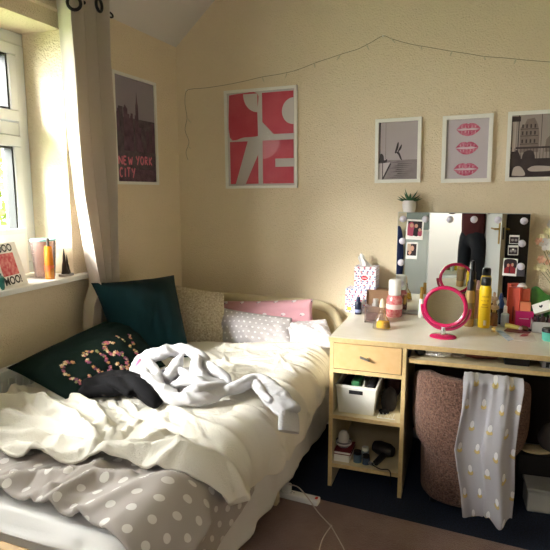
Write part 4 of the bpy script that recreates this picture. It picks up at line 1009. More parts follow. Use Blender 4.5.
# sprays and perfumes
M_navy = mat('navy_bottle', '#141a33', .3); M_white_p = mat('white_plastic', '#f0eeea', .35); M_gold = mat('gold_cap', '#c9a55a', .3, metal=.8)
t, p, k = bottle('spray_bottle', 'short navy blue spray bottle in front of the lower tissue box', 'bottle', 358, 314, [('body', [(0, 0), (3.2, 0), (3.4, .5), (3.4, 11), (2.6, 12.5), (0, 12.5)], M_navy, 18), ('cap', [(0, 12.5), (2.0, 12.5), (2.0, 16.5), (1.6, 17.3), (0, 17.3)], mat('navy_cap', '#20284a', .4), 16)])
b = MB(); b.lathe([(3.43 * k, 2 * k), (3.46 * k, 2.1 * k), (3.46 * k, 5 * k), (3.43 * k, 5.1 * k)], p, 18); b.build('label', mat('pale_label', '#8f98b8', .5), t)
p, k = W0(373.5, 323.5)
t = thing('perfume_bottle', 'clear glass square perfume bottle with pinkish liquid behind the tower shaped perfume', 'perfume', p, 0, G_TOI)
MB().box(p.x - 9.6 * k, p.x + 9.6 * k, p.y, p.y + 13 * k, ZT, ZT + 17 * k).build('glass', glass_mat('perfume_glass', '#efe6e4', .35, .03, .10, '#d9cfd0'), t, bevel=.006)
MB().box(p.x - 7.8 * k, p.x + 7.8 * k, p.y + 2 * k, p.y + 11 * k, ZT + 2 * k, ZT + 9 * k).build('liquid', glass_mat('rose_liquid', '#dcb5ae', .1, .1, .25, '#c47d78'), t, bevel=.003)
MB().lathe([(0, 17 * k), (3.6 * k, 17 * k), (3.6 * k, 19 * k), (2.8 * k, 19 * k), (2.8 * k, 24 * k), (0, 24 * k)], (p.x + .5 * k, p.y + 6 * k, ZT), 16).build('spray_head', mat('pale_silver', '#cfcac8', .3, metal=.5), t)
p, k = W0(381.5, 329)
t = thing('perfume_bottle', 'tall tapering tower shaped perfume bottle with gold liquid', 'perfume', p, 0, G_TOI)
b = MB(); b.lathe([(0, 0), (8.6 * k, 0), (9 * k, 2 * k), (7.4 * k, 9 * k), (4.0 * k, 14 * k), (2.6 * k, 22 * k), (1.5 * k, 29 * k), (0, 31 * k)], p, 20, sy=.6); b.build('glass', glass_mat('tower_glass', '#fbf6ea', .25, .02, .06, '#efe3d2'), t)
b = MB(); b.lathe([(0, 1 * k), (6.4 * k, 1 * k), (7.0 * k, 3 * k), (6.0 * k, 8.5 * k), (0, 9 * k)], p + Vector((1.5 * k, 0, 0)), 18, sy=.5); b.build('liquid', mat('gold_liquid', '#e0b41c', .1, trans=0, coat=.4), t)
b = MB(); b.lathe([(1.0 * k, 22 * k), (2.9 * k, 22 * k), (1.7 * k, 29.5 * k), (0, 31.6 * k)], p, 14, sy=.6); b.build('cap', mat('cream_cap', '#e9d9bd', .35), t)
t, p, k = bottle('bath_jar', 'coral pink glass jar with a tall white cap', 'jar', 394, 316, [('glass', [(0, 0), (7.2, 0), (7.9, 1.5), (7.9, 17), (6.2, 21), (0, 21.5)], mat('coral_jar', '#d9636a', .15, var=(70, '#eda6a2', .12), trans=.15, coat=.4), 24), ('cap', [(0, 21.5), (5.9, 21.5), (6.1, 22.5), (6.1, 35), (5.2, 36.5), (0, 36.5)], M_white_p, 20)])
b = MB(); b.lathe([(7.95 * k, 8 * k), (8.05 * k, 8.2 * k), (8.05 * k, 12.5 * k), (7.95 * k, 12.8 * k)], p, 24); b.build('label', mat('pale_pink_label', '#eccfca', .5), t)
bottle('lip_gloss', 'thin white tube with a gold cap left of the pink stand mirror', 'cosmetic tube', 420.7, 317.5, [('body', [(0, 0), (2.3, 0), (2.4, .4), (2.4, 19), (0, 19)], M_white_p, 14), ('cap', [(0, 19), (1.7, 19), (1.6, 30.5), (0, 31)], M_gold, 14)])
bottle('lip_gloss', 'tiny gold topped vial beside the coral jar in front of the mirror', 'cosmetic tube', 404, 314, [('body', [(0, 0), (1.6, 0), (1.6, 10), (0, 10)], M_clear, 12), ('cap', [(0, 10), (1.3, 10), (1.2, 18), (0, 18)], M_gold, 12)])
# pink stand mirror, two faced
p, k = W0(443, 337)
pm = thing('stand_mirror', 'hot pink round two-sided stand mirror on an oval foot', 'mirror', p)
M_hot = mat('hot_pink_plastic', '#c41c58', .25, coat=.4); M_crim = mat('crimson_plastic', '#a81550', .3, coat=.3)
b = MB(); b.lathe([(0, 0), (13 * k, 0), (13.2 * k, .8 * k), (11.5 * k, 2.2 * k), (4 * k, 2.8 * k), (0, 2.8 * k)], p, 28, sy=.8); b.build('foot', M_hot, pm)
MB().cyl(p + Vector((0, 0, 2.6 * k)), p + Vector((0, 0, 10 * k)), 2.6 * k, 2.4 * k).build('stem', mat('chrome', '#d5d5d5', .12, metal=1), pm)
mc = p + Vector((.6 * k, 0, 31 * k)); Tm = Matrix.Translation(mc) @ Matrix.Rotation(math.radians(-9), 4, 'Z') @ Matrix.Rotation(math.radians(-5), 4, 'X')
def disc_ring(b, r0, r1, y, n=40, m_=8, fl=1.0):
    P = np.zeros((n, m_, 3))
    for i in range(n):
        for j in range(m_):
            a, c_ = 2 * PI * i / n, 2 * PI * j / m_; rr = (r0 + r1) / 2 + (r1 - r0) / 2 * math.cos(c_)
            P[i, j] = Tm @ Vector((rr * math.cos(a), y + (r1 - r0) / 2 * fl * math.sin(c_), rr * math.sin(a) * .95))
    P = np.concatenate([P, P[:, :1]], 1); b.grid(P, close=True)
b = MB(); disc_ring(b, 17.6 * k, 22.0 * k, 0, fl=1.1); b.build('rim', M_hot, pm, weld=True)
def disc(y, r): return [Tm @ Vector((r * math.cos(a), y, r * .95 * math.sin(a))) for a in np.linspace(0, 2 * PI, 49)[:-1]]
for y, nm in ((-.003, 'mirror_face'), (.003, 'mirror_back')):
    b = MB(); A = disc(y - .0008, 18.6 * k); B_ = disc(y + .0008, 18.6 * k); b.add(A + B_, [tuple(range(47, -1, -1)), tuple(range(48, 96))] + [(i, (i + 1) % 48, 48 + (i + 1) % 48, 48 + i) for i in range(48)]); b.build(nm, M_mirror, pm, smooth=False)
b = MB(); ar_ = [Tm @ Vector((23.6 * k * math.cos(a), .012, 23.6 * k * .97 * math.sin(a))) for a in np.linspace(PI * 1.0, PI * 2.0, 25)]; b.tube(ar_, 1.6 * k, 8); b.build('yoke', M_crim, pm)
b = MB(); b.tube([p + Vector((0, 0, 9.6 * k)), ar_[12]], 2.0 * k, 10); b.build('joint', M_hot, pm)
# sprays behind, right of the pink mirror
bottle('hair_spray', 'dull gold bottle with a black pump right behind the pink mirror', 'bottle', 468.5, 326, [('body', [(0, 0), (4.5, 0), (4.7, .6), (4.7, 33), (3.5, 36), (0, 36)], mat('dull_gold', '#9a7a4a', .35, metal=.4), 20), ('pump', [(0, 36), (3.4, 36), (3.4, 44), (2.2, 46), (2.0, 55), (1.2, 57), (0, 57)], M_black, 16), ('label', [(4.75, 8), (4.8, 8), (4.8, 24), (4.75, 24)], mat('brown_label', '#6e5636', .5), 20)])
bottle('cosmetic_tube', 'slim pale pink tube between the gold and yellow bottles', 'cosmetic tube', 475.4, 325, [('tube', [(0, 0), (2.3, 0), (2.4, .4), (2.2, 30), (1.4, 36), (0, 36)], mat('pale_pink_tube', '#e6b7b9', .4), 14), ('cap', [(0, 0), (2.5, 0), (2.5, 7), (0, 7)], M_white_p, 14)])
t, p, k = bottle('hair_spray', 'tall bright yellow spray bottle with a black cap', 'bottle', 483.5, 327, [('body', [(0, 0), (5.4, 0), (5.8, .8), (5.8, 38), (4.6, 42), (0, 42)], mat('bright_yellow', '#ecc51d', .3), 24), ('cap', [(0, 42), (4.5, 42), (4.7, 43), (4.7, 48.5), (3.8, 50), (0, 50)], M_black, 20)])
b = MB()
for z, w_ in ((31, .5), (27, .6), (23, .35), (20.5, .5)):
    for s_ in np.linspace(-w_, w_, 6): b.add([p + Vector((5.86 * k * math.sin(a), -5.86 * k * math.cos(a), zz * k)) for a, zz in ((s_ - .06, z), (s_ + .06, z), (s_ + .06, z + 1.4), (s_ - .06, z + 1.4))], [(0, 1, 2, 3)])
b.build('label_print', mat('amber_print', '#b88a16', .5), t, fix=False)
b = MB(); b.add([p + Vector((5.87 * k * math.sin(a), -5.87 * k * math.cos(a), zz * k)) for a, zz in ((-.05, 3), (.35, 3), (.35, 8), (-.05, 8))], [(0, 1, 2, 3)]); b.build('barcode', M_paper, t, fix=False)
t, p, k = bottle('perfume_bottle', 'small amber perfume bottle with an ornate gold and white stopper', 'perfume', 493.3, 325.5, [('glass', [(0, 0), (4.0, 0), (4.2, 1), (4.2, 9), (3.0, 12.5), (1.5, 13.5), (0, 13.5)], mat('amber_glass', '#8a5a34', .12, trans=.3, coat=.4), 20), ('collar', [(0, 13.5), (1.7, 13.5), (1.7, 16), (0, 16)], M_gold, 14)])
b = MB()
for a in range(6): b.ball(p + Vector((2.4 * k * math.cos(a * PI / 3), 2.0 * k * math.sin(a * PI / 3), 18.5 * k)), (2.0 * k, 1.6 * k, 2.4 * k), 10, 7)
b.ball(p + Vector((0, 0, 22.5 * k)), (1.8 * k, 1.5 * k, 3.6 * k), 10, 8); b.build('flower_stopper', mat('cream_gold', '#d2b491', .35), t)
bottle('nail_polish', 'dark navy bottle behind the pale blue dropper bottle', 'bottle', 500.6, 324, [('body', [(0, 0), (2.7, 0), (2.8, 14), (1.8, 16), (0, 16)], M_navy, 16), ('cap', [(0, 16), (1.7, 16), (2.4, 21), (1.0, 26), (0, 26)], mat('blue_cap', '#38589c', .3), 12)])
bottle('dropper_bottle', 'pale blue and white dropper bottle in front of the coral box', 'bottle', 504.4, 326, [('body', [(0, 0), (3.6, 0), (3.8, .5), (3.8, 12), (2.0, 13.5), (0, 13.5)], mat('pale_blue_plastic', '#cfdbe6', .3), 18), ('cap', [(0, 13.5), (1.9, 13.5), (1.7, 20), (0, 21)], M_white_p, 14)])
bottle('nail_polish', 'tiny plum bottle between the dropper bottle and the coral box', 'bottle', 509.8, 324, [('body', [(0, 0), (2.0, 0), (2.0, 7), (0, 7.5)], mat('plum_glass', '#8d4a6b', .2), 12), ('cap', [(0, 7.5), (1.3, 7.5), (1.2, 11.5), (0, 11.5)], M_white_p, 10)])
M_coral = mat('coral_card', '#d2523f', .5); M_coral2 = mat('coral_card_light', '#dd6a52', .5)
carton('cosmetic_box', 'taller coral red box behind the dropper bottle', 'box', 512, 325, 11.5, 38, 8, M_coral, -.35, 'cosmetic boxes on the desk', extra=[('lettering', R_(.45, .1, .58, .5), mat('dark_coral', '#8c2a22', .5))])
carton('cosmetic_box', 'coral red box behind the peach box and right of the taller coral box', 'box', 522.3, 324.5, 10.5, 36, 8, M_coral2, .05, 'cosmetic boxes on the desk')
p, k = W0(522.3, 324.5); p = p + Vector((-1.5 * k, 4 * k, 36.2 * k))
t = thing('round_pot', 'small white domed pot on top of the shorter coral red box', 'jar', p, 0, G_TOI)
MB().lathe([(0, 0), (3.6 * k, 0), (3.8 * k, 1.2 * k), (0, 1.2 * k)], p, 18).build('pot', M_white_p, t)
MB().lathe([(0, 1.2 * k), (4.0 * k, 1.2 * k), (3.4 * k, 2.6 * k), (1.6 * k, 3.4 * k), (0, 3.6 * k)], p, 18).build('lid', mat('pinkish_white_lid', '#ecdcd8', .35), t)
carton('cosmetic_box', 'hot pink box with fine white lettering in front of the coral boxes', 'box', 523.8, 327, 16.5, 15.5, 6, mat('hot_pink_card', '#d12a78', .45), .03, 'cosmetic boxes on the desk', extra=[('lettering', R_(.2, .52, .75, .57), M_paper)])
_, kk = W0(525, 326)
p_, k_ = W0(525.3, 324)
carton('cosmetic_box', 'small peach orange box standing on the hot pink box', 'box', 525.3, 327 - 15.5 - .2, 9.6, 9, 5, mat('peach_card', '#f0926a', .5), .02, 'cosmetic boxes on the desk', z=ZT + 15.5 * kk + .0005)
def lying(name, label, cat, p0, p1, r0, r1, m_, z=None, n=14, flat=1.0, extra=None, group=G_TOI):
    a, k = W0(*p0); c, _ = W0(*p1); r0 *= k; r1 *= k; a.z = ZT + r0 * flat; c.z = ZT + r1 * flat
    if extra: t = thing(name, label, cat, (a + c) / 2 - Vector((0, 0, max(r0, r1) * flat)), 0, group)
    b = MB(); b.tube([a, a.lerp(c, .02), a.lerp(c, .98), c], [r0 * .85, r0, r1, r1 * .85], n, flat=flat, up=(0, 0, 1))
    o = b.build(extra[0] if extra else name, m_, t if extra else None)
    if extra:
        d = (c - a).normalized(); e = c + d * extra[2] * k; e.z = ZT + extra[3] * k * flat + .0003
        MB().tube([c, c.lerp(e, .3), e], [r1 * .9, extra[3] * k, extra[3] * k * .8], n, flat=flat, up=(0, 0, 1)).build(extra[1], extra[4], t)
        return t
    return tag(o, label, cat, group)
lying('cosmetic_tube', 'pale yellow tube lying in front of the hot pink box', 'cosmetic tube', (505.5, 327.5), (519.5, 330.5), 2.5, 2.3, mat('pale_yellow_tube', '#e2d070', .4), extra=('tube', 'cap', 2, 2.0, M_white_p))
lying('makeup_brush', 'brown bristled makeup brush lying beside the yellow tube', 'brush', (537, 332.5), (528.5, 331), .9, 1.3, M_black, extra=('handle', 'bristles', 7, 2.6, mat('bristle_brown', '#7a5140', .9, bump=(300, .6))))
def slab(name, label, cat, quad, h, m_, grp=None, lift=0.0):
    P = [W0(*q)[0] for q in quad]; b = MB(); n = len(P)
    v = [p + Vector((0, 0, lift)) for p in P] + [p + Vector((0, 0, lift + h)) for p in P]
    b.add(v, [tuple(range(n - 1, -1, -1)), tuple(range(n, 2 * n))] + [(i, (i + 1) % n, n + (i + 1) % n, n + i) for i in range(n)])
    return tag(b.build(name, m_, smooth=True, bevel=min(.001, h * .3)), label, cat, grp)
slab('palette', 'flat dark red palette lying under the yellow tube', 'makeup palette', [(504, 331.2), (528, 334.4), (531, 332.4), (507, 328.7)], .004, mat('burgundy_case', '#7c2338', .3))
slab('sachet', 'blue and white sachet lying near the front of the desk', 'sachet', [(496.5, 331), (508, 341), (514, 339.5), (501, 330.5)], .003, mat('blue_sachet', '#8fa8c4', .35, var=(30, '#dfe6ee', .15)))
b0 = slab('sachet', 'white sachet with a red print lying right of the blue one', 'sachet', [(514, 340.6), (537, 342), (533, 334.5), (515, 333.5)], .003, mat('white_sachet', '#e8e3d8', .35, var=(28, '#cfc0b4', .2)))
MATS[b0.name] = Matrix.Identity(4)
P = [W0(x, y)[0] + Vector((0, 0, .0036)) for x, y in blob([(519, 337), (523, 334.8), (528, 335), (528, 336.2), (524, 337.3)])]
b = MB(); b.add(P, [tuple(range(len(P)))]); b.build('red_print', mat('sachet_red', '#b03a4c', .4), b0, fix=False)
cl, k = W0(493.3, 331.6); t = thing('hair_claw', 'tiny gold hair claw on the desk beside the blue sachet', 'hair clip', cl)
b = MB()
for s_ in (-1, 1):
    for j in range(3): x = (j - 1) * 1.3 * k; b.tube([cl + Vector((x, s_ * 1.6 * k, .0005)), cl + Vector((x, s_ * 1.7 * k, 2.2 * k)), cl + Vector((x, .2 * s_ * k, 4.2 * k))], .5 * k, 6)
b.build('claws', M_gold, t); MB().cyl(cl + Vector((-1.8 * k, 0, 4.0 * k)), cl + Vector((1.8 * k, 0, 4.0 * k)), .8 * k).build('hinge', M_brass, t)
# tray at the right edge with the dark bits in it
p, k = W0(546, 333.5)
tr = thing('tray', 'pale grey open tray at the right edge of the desk', 'tray', p)
b = MB(); tx0, tx1, ty0, ty1_, th_ = p.x - 13 * k, p.x + 26 * k, p.y, p.y + 26 * k, 11 * k; q_ = .003
b.box(tx0, tx1, ty0, ty1_, ZT, ZT + q_); b.box(tx0, tx1, ty0, ty0 + q_, ZT + q_, ZT + th_); b.box(tx0, tx1, ty1_ - q_, ty1_, ZT + q_, ZT + th_); b.box(tx0, tx0 + q_, ty0 + q_, ty1_ - q_, ZT + q_, ZT + th_); b.box(tx1 - q_, tx1, ty0 + q_, ty1_ - q_, ZT + q_, ZT + th_)
b.build('box', mat('pale_grey_plastic', '#b5b3b4', .3), tr, bevel=.001, smooth=False)
rb = random.Random(21); dkm = [mat('trinket_' + str(n_), c, .4) for n_, c in (('black', '#17151a'), ('brown', '#4c3530'), ('wine', '#5c2536'), ('grey', '#55525a'))]
for j in range(11):
    x = tx0 + .02 + (tx1 - tx0 - .04) * ((j % 6) + rb.uniform(.1, .5)) / 6; y = ty0 + (.03 if j < 6 else .085) + rb.uniform(-.006, .006); r = rb.uniform(.010, .015); h = rb.uniform(.055, .085)
    MATS['x'] = Matrix.Identity(4)
    b = MB(); b.lathe([(0, 0), (r, 0), (r * 1.02, .003), (r, h * .6), (r * .6, h * .64), (r * .55, h), (0, h)], (x, y, ZT + q_), 12)
    tag(b.build('cosmetic_bottle', dkm[j % 4]), 'small dark cosmetic bottle standing in the pale grey tray', 'cosmetics', 'dark cosmetics in the grey tray')
# white lid box with a dark mark, resting tilted on the cosmetics
a = on(531.5, 305, 1, p.y + .035); c = on(549, 299.5, 1, p.y + .02); e = on(534, 314, 1, p.y + .01)
ux = (c - a); Wl = ux.length; ux.normalize(); uy = (a - e); Hl = uy.length; uy.normalize(); nn = ux.cross(uy).normalized(); nn = nn if nn.y < 0 else -nn
t = thing('gift_box', 'white lidded box with a small dark mark leaning on the cosmetics in the tray', 'box', e - nn * .02)
b = MB(); b.prism([(0, 0), (Wl, 0), (Wl, Hl), (0, Hl)], e, ux, uy, -nn * .03); b.build('lid', M_paper, t, bevel=.0015)
b = MB(); cc_ = e + ux * Wl * .48 + uy * Hl * .55 + nn * .0008; b.add([cc_ + ux * x + uy * y for x, y in blob([(0, -.008), (.008, .0), (.006, .007), (0, .004), (-.006, .007), (-.008, 0)])], [tuple(range(24))]); b.build('mark', M_black, t, fix=False)
# aqua pot
p, k = W0(548.5, 340.5)
t = thing('aqua_pot', 'aqua green pot with a black lid at the right front of the desk', 'pot', p)
MB().lathe([(0, 0), (5.4 * k, 0), (6.2 * k, 1.5 * k), (6.6 * k, 9 * k), (0, 9 * k)], p, 24).build('pot', mat('aqua_plastic', '#63c3b2', .4), t)
MB().lathe([(0, 9 * k), (6.8 * k, 9 * k), (6.8 * k, 11.5 * k), (6 * k, 12.6 * k), (0, 12.6 * k)], p, 24).build('lid', M_black, t)
# green packet behind
nu, nv = 20, 14; U, V = np.meshgrid(np.linspace(0, 1, nu), np.linspace(0, 1, nv), indexing='ij')
c, k = W0(545, 322)
c.y = -.055
Xg = c.x + (U - .5) * 30 * k; th = .022 * np.sin(np.clip(V * PI, 0, PI)) * (.6 + .4 * np.sin(U * PI)); ht = (33 + 4 * np.sin(U * 8 + .5)) * k
b = MB()
for sd in (-1, 1): b.grid(np.stack([Xg, c.y + sd * th + .004 * fbm(U, V, 9, 5 + sd), ZT + V * ht], -1))
tag(b.build('packet', mat('green_packet', '#256b3c', .3, var=(22, '#5a9a3c', .25)), angle=180), 'shiny green packet standing behind the white lidded box', 'packet')
# faux blossom sprigs in a slim vase at the right edge
vb = Vector((on(556, 310, 1, -.13).x, -.13, ZT)); fl = thing('artificial_flowers', 'sprigs of white and peach artificial blossom at the right edge of the desk', 'flowers', vb)
MB().lathe([(0, 0), (.025, 0), (.03, .04), (.018, .10), (.016, .14), (.013, .14), (.014, .1), (0, .02)], vb, 20).build('vase', M_white_p, fl)
M_stem = mat('twig', '#6c6a3a', .8); petm = [mat('petal_' + n_, c_, .6) for n_, c_ in (('white', '#ece6e4'), ('peach', '#e8b89c'), ('cream', '#e9dfb4'))]
top = vb + Vector((0, 0, .13)); heads = [(541, 237, 2, 3.0), (547, 231, 2, 3.2), (539, 241, 1, 3.4), (546, 244, 0, 5.5), (541, 259, 1, 3.4), (537, 267, 2, 3.0), (543, 268, 2, 3.2), (552, 224, 0, 4), (553, 256, 0, 4), (548, 262, 1, 2.6), (555, 238, 1, 4)]
b = MB(); rb = random.Random(2)
hp = []
for (x, y, mi, r) in heads: q = on(x, y, 1, -.14 + rb.uniform(-.02, .02)); hp.append(q); b.tube(smooth_path([top, top.lerp(q, .5) + Vector((.02, 0, .0)), q], 5), [.0012] * 11, 5)
b.build('stems', M_stem, fl)
for q, (x, y, mi, r) in zip(hp, heads):
    k = mpp(q); b = MB(); r *= k * 1.35
    for j in range(6):
        a = 2 * PI * j / 6 + rb.uniform(-.2, .2); d = Vector((math.cos(a), -.55, math.sin(a))).normalized(); s_ = d.cross(Vector((0, 1, 0))).normalized(); n_ = d.cross(s_)
        b.add([q, q + d * r * .5 + s_ * r * .42, q + d * r * 1.05 + s_ * r * .2 + n_ * r * .15, q + d * r * 1.1 + n_ * r * .1, q + d * r * 1.05 - s_ * r * .2 + n_ * r * .15, q + d * r * .5 - s_ * r * .42], [(0, 1, 2, 3, 4, 5)])
    b.ball(q + Vector((0, -r * .2, 0)), r * .22, 8, 6); b.build('blossom', petm[mi], fl, fix=False)

# ------------------------------------------------------------------ on the desk shelves
def DP(px, py, z): return on(px, py, 2, z)
zs1, zs2 = .363, .118
UXV = Vector((math.cos(DR), math.sin(DR), 0)); UYV = Vector((-math.sin(DR), math.cos(DR), 0))
# white basket
bo_ = dk_pt(.041, .05, zs1 + .0006); k = mpp(bo_)
bk_ = thing('basket', 'white plastic basket on the upper open shelf of the desk', 'basket', bo_, DR)
BT = MATS['basket']; w_, d_, h_ = .185, .26, .135
b = MB()
def taper(x0, x1, y0, y1, z0, z1, e0, e1):  # ring walls as loft
    A = [(x0 - e0, y0 - e0, z0), (x1 + e0, y0 - e0, z0), (x1 + e0, y1 + e0, z0), (x0 - e0, y1 + e0, z0)]; B_ = [(x0 - e1, y0 - e1, z1), (x1 + e1, y0 - e1, z1), (x1 + e1, y1 + e1, z1), (x0 - e1, y1 + e1, z1)]
    return [BT @ Vector(p) for p in A], [BT @ Vector(p) for p in B_]
A, B_ = taper(0, w_ - .02, .0, d_, .0, h_, 0, .012); C_, D_ = taper(.004, w_ - .024, .004, d_ - .004, .004, h_, 0, .010)
b.add(A + B_ + D_ + C_, [(3, 2, 1, 0)] + [(4 * q + i, 4 * q + (i + 1) % 4, 4 * q + 4 + (i + 1) % 4, 4 * q + 4 + i) for q in range(3) for i in range(4)] + [(12, 13, 14, 15)])
b.build('body', mat('white_ribbed_plastic', '#d8d6cf', .45, bump=(180, .3)), bk_, smooth=False)
b = MB(); A, B_ = taper(0, w_ - .02, 0, d_, h_ - .008, h_ + .004, .012, .016); C_, D_ = taper(.002, w_ - .022, .002, d_ - .002, h_ - .008, h_ + .004, .008, .009)
b.add(A + B_ + D_ + C_, [(4 * q + i, 4 * q + (i + 1) % 4, 4 * q + 4 + (i + 1) % 4, 4 * q + 4 + i) for q in range(3) for i in range(4)] + [(0 + i, 12 + i, 12 + (i + 1) % 4, (i + 1) % 4) for i in range(4)]); b.build('rim', M_white_p, bk_, smooth=False)
b = MB(); b.box(.05, .115, -.0125, -.009, h_ - .036, h_ - .018, BT); b.build('hand_hole', M_black, bk_, bevel=.001)
def soft(name, label, cat, c, r, m_, rz=0, seed=0, grp=None, amp=.25):
    b = MB(); b.ball((0, 0, 0), 1, 22, 14); v = np.array(b.v); d = 1 + amp * fbm(v[:, 0] * 1.1 + v[:, 2], v[:, 1] + .5 * v[:, 2], 3.2, seed)
    v = v * d[:, None] * np.array(r); v[:, 2] = np.maximum(v[:, 2], -r[2] * .8); c_, s_ = math.cos(rz), math.sin(rz)
    b.v = [(c[0] + x * c_ - y * s_, c[1] + x * s_ + y * c_, c[2] + z + r[2] * .8) for x, y, z in v]
    return tag(b.build(name, m_, angle=180), label, cat, grp)
q = BT @ Vector((.03, .03, .006))
for nme, lab, cat, lo, m_ in (('pouch', 'dark pouch on the left inside the white basket', 'pouch', (.006, .03, .006, .036, .22, .132), mat('dark_pouch', '#1d1a1e', .8)), ('green_packet', 'green packet standing in the white basket', 'packet', (.052, .03, .006, .092, .17, .148), mat('green_card', '#2f6b45', .4, var=(20, '#3c7a50', .3))), ('black_pouch', 'black bag on the right inside the white basket', 'pouch', (.126, .04, .006, .156, .22, .136), mat('black_bag', '#141317', .8))):
    b = MB(); x0, y0, z0, x1, y1, z1 = lo; b.box(x0, x1, y0, y1, z0, z1, BT); tag(b.build(nme, m_, bevel=.006), lab, cat, 'contents of the white basket')
p = BT @ Vector((.108, .08, .006)); soft('tissue', 'crumpled white tissue in the white basket beside the green packet', 'tissue', (p.x, p.y, p.z + .045), (.013, .05, .048), mat('white_tissue', '#e6e4e2', .95, bump=(90, .5)), DR, 4, 'contents of the white basket')
# lacy white comb and dark things beside it
p = dk_pt(.215, .05, zs1 + .0006); cm = thing('hair_comb', 'white zigzag wire hair comb on the upper shelf right of the basket', 'comb', p, DR)
b = MB(); n = 10; zz_ = [dk_pt(.228 + .0085 * i, .035, zs1 + .004 + (.024 if i % 2 else 0)) for i in range(n)]; b.tube(zz_, .0017, 6); b.build('zigzag', M_white_p, cm)
b = MB(); b.cyl(dk_pt(.226, .036, zs1 + .0025), dk_pt(.308, .036, zs1 + .0025), .0022); b.build('bar', M_white_p, cm)
p = dk_pt(.265, .17, zs1); soft('dark_bag', 'dark crumpled bag behind the zigzag comb on the upper shelf', 'bag', p + Vector((-.004, 0, .001)), (.042, .07, .055), mat('dark_fabric', '#1b181c', .9, bump=(60, .6)), DR, 9)
p = dk_pt(.25, .095, zs1); soft('scrunchie', 'small black scrunchie between the comb and the dark bag', 'hair tie', p, (.026, .018, .014), M_blk, .4, 3)
p = dk_pt(.26, .36, zs1); soft('dark_bag', 'wine dark bag at the back right of the upper shelf', 'bag', p + Vector((0, 0, .001)), (.045, .06, .085), mat('wine_fabric', '#3a1c22', .9, bump=(60, .6)), 0, 13)
# lower shelf
p = dk_pt(.026, .03, zs2 + .0006)
b = MB(); b.box(.026, .10, .03, .16, zs2 + .0006, zs2 + .036, DT); tag(b.build('white_box', M_paper, bevel=.002), 'low white box at the left of the bottom shelf', 'box')
t = thing('book', 'dark red book lying on the low white box', 'book', dk_pt(.026, .03, zs2 + .037), DR)
b = MB(); b.box(.028, .104, .032, .15, zs2 + .040, zs2 + .051, DT); b.build('pages', M_paper, t)
b = MB()
for z in (zs2 + .0368, zs2 + .0512): b.box(.026, .107, .03, .152, z, z + .003, DT)
b.build('cover', mat('dark_red_cover', '#7a2430', .5), t, smooth=False)
p = dk_pt(.062, .085, zs2 + .0548)
t = thing('bowl', 'striped pale and grey bowl on the dark red book', 'bowl', p)
MB().lathe([(0, 0), (.022, 0), (.035, .014), (.039, .033), (.037, .033), (.032, .015), (0, .006)], p, 28).build('bowl', mat('grey_ceramic', '#6f6b72', .4), t)
MB().lathe([(.0368, .018), (.0385, .0175), (.0398, .026), (.0385, .0262)], p, 28).build('stripe', mat('white_stripe', '#dcd8d4', .4), t)
soft('tissue_roll', 'crumpled white cloth stuffed in the striped bowl', 'cloth', (p.x, p.y, p.z + .010), (.027, .027, .042), mat('white_cloth', '#d6d2cc', .95, bump=(90, .5)), 0, 6, None, .18)
for i, (x, y, c_, r, h) in enumerate(((.135, .06, '#5d7488', .020, .055), (.165, .10, '#8fa0ad', .018, .06), (.178, .052, '#3d4d63', .018, .045))):
    p = dk_pt(x, y, zs2 + .0006); t = thing('jar', ('steel blue jar nearest the dark red book on the bottom shelf', 'pale blue grey jar standing behind the two front jars', 'small dark blue jar right of the steel blue jar on the bottom shelf')[i], 'jar', p, 0, 'jars on the bottom shelf')
    MB().lathe([(0, 0), (r, 0), (r, h * .7), (0, h * .72)], p, 18).build('body', mat('jar_' + str(i + 1) + '_blue', c_, .3), t); MB().lathe([(0, h * .72), (r * .9, h * .72), (r * .9, h), (0, h)], p, 18).build('lid', M_white_p if i == 1 else M_black, t)
hp_ = dk_pt(.245, .12, zs2); hd = thing('hair_dryer', 'black hair dryer with its cable on the bottom shelf of the desk', 'hair dryer', hp_)
z = zs2 + .045
b = MB(); b.tube([dk_pt(.20, .16, z), dk_pt(.225, .15, z), dk_pt(.275, .13, z), dk_pt(.295, .122, z)], [.026, .034, .034, .024], 18); b.build('barrel', M_black, hd)
b = MB(); b.tube([dk_pt(.265, .135, z - .01), dk_pt(.24, .08, z - .022), dk_pt(.225, .04, z - .028)], [.017, .015, .014], 12); b.build('handle', M_black, hd)
b = MB(); b.tube([dk_pt(.20, .16, z), dk_pt(.197, .161, z)], [.022, .022], 18); b.build('grille', M_steel, hd)
b = MB(); b.tube(smooth_path([dk_pt(.225, .042, z - .028), dk_pt(.21, .02, zs2 + .02), dk_pt(.25, .012, zs2 + .006), dk_pt(.285, .02, zs2 + .005), dk_pt(.300, -.003, zs2 + .004), dk_pt(.302, -.006, zs2 - .02), dk_pt(.300, -.004, .07), dk_pt(.303, -.002, .055)], 6), .0028, 6); b.build('cable', M_black, hd)
b = MB(); b.tube([dk_pt(.19, .05, zs2 + .012), dk_pt(.215, .028, zs2 + .014)], [.009, .009], 10); 
tag(b.build('hair_tie', mat('silver_band', '#9a9a9e', .35, metal=.6)), 'shiny grey ring on the bottom shelf in front of the hair dryer', 'hair tie')
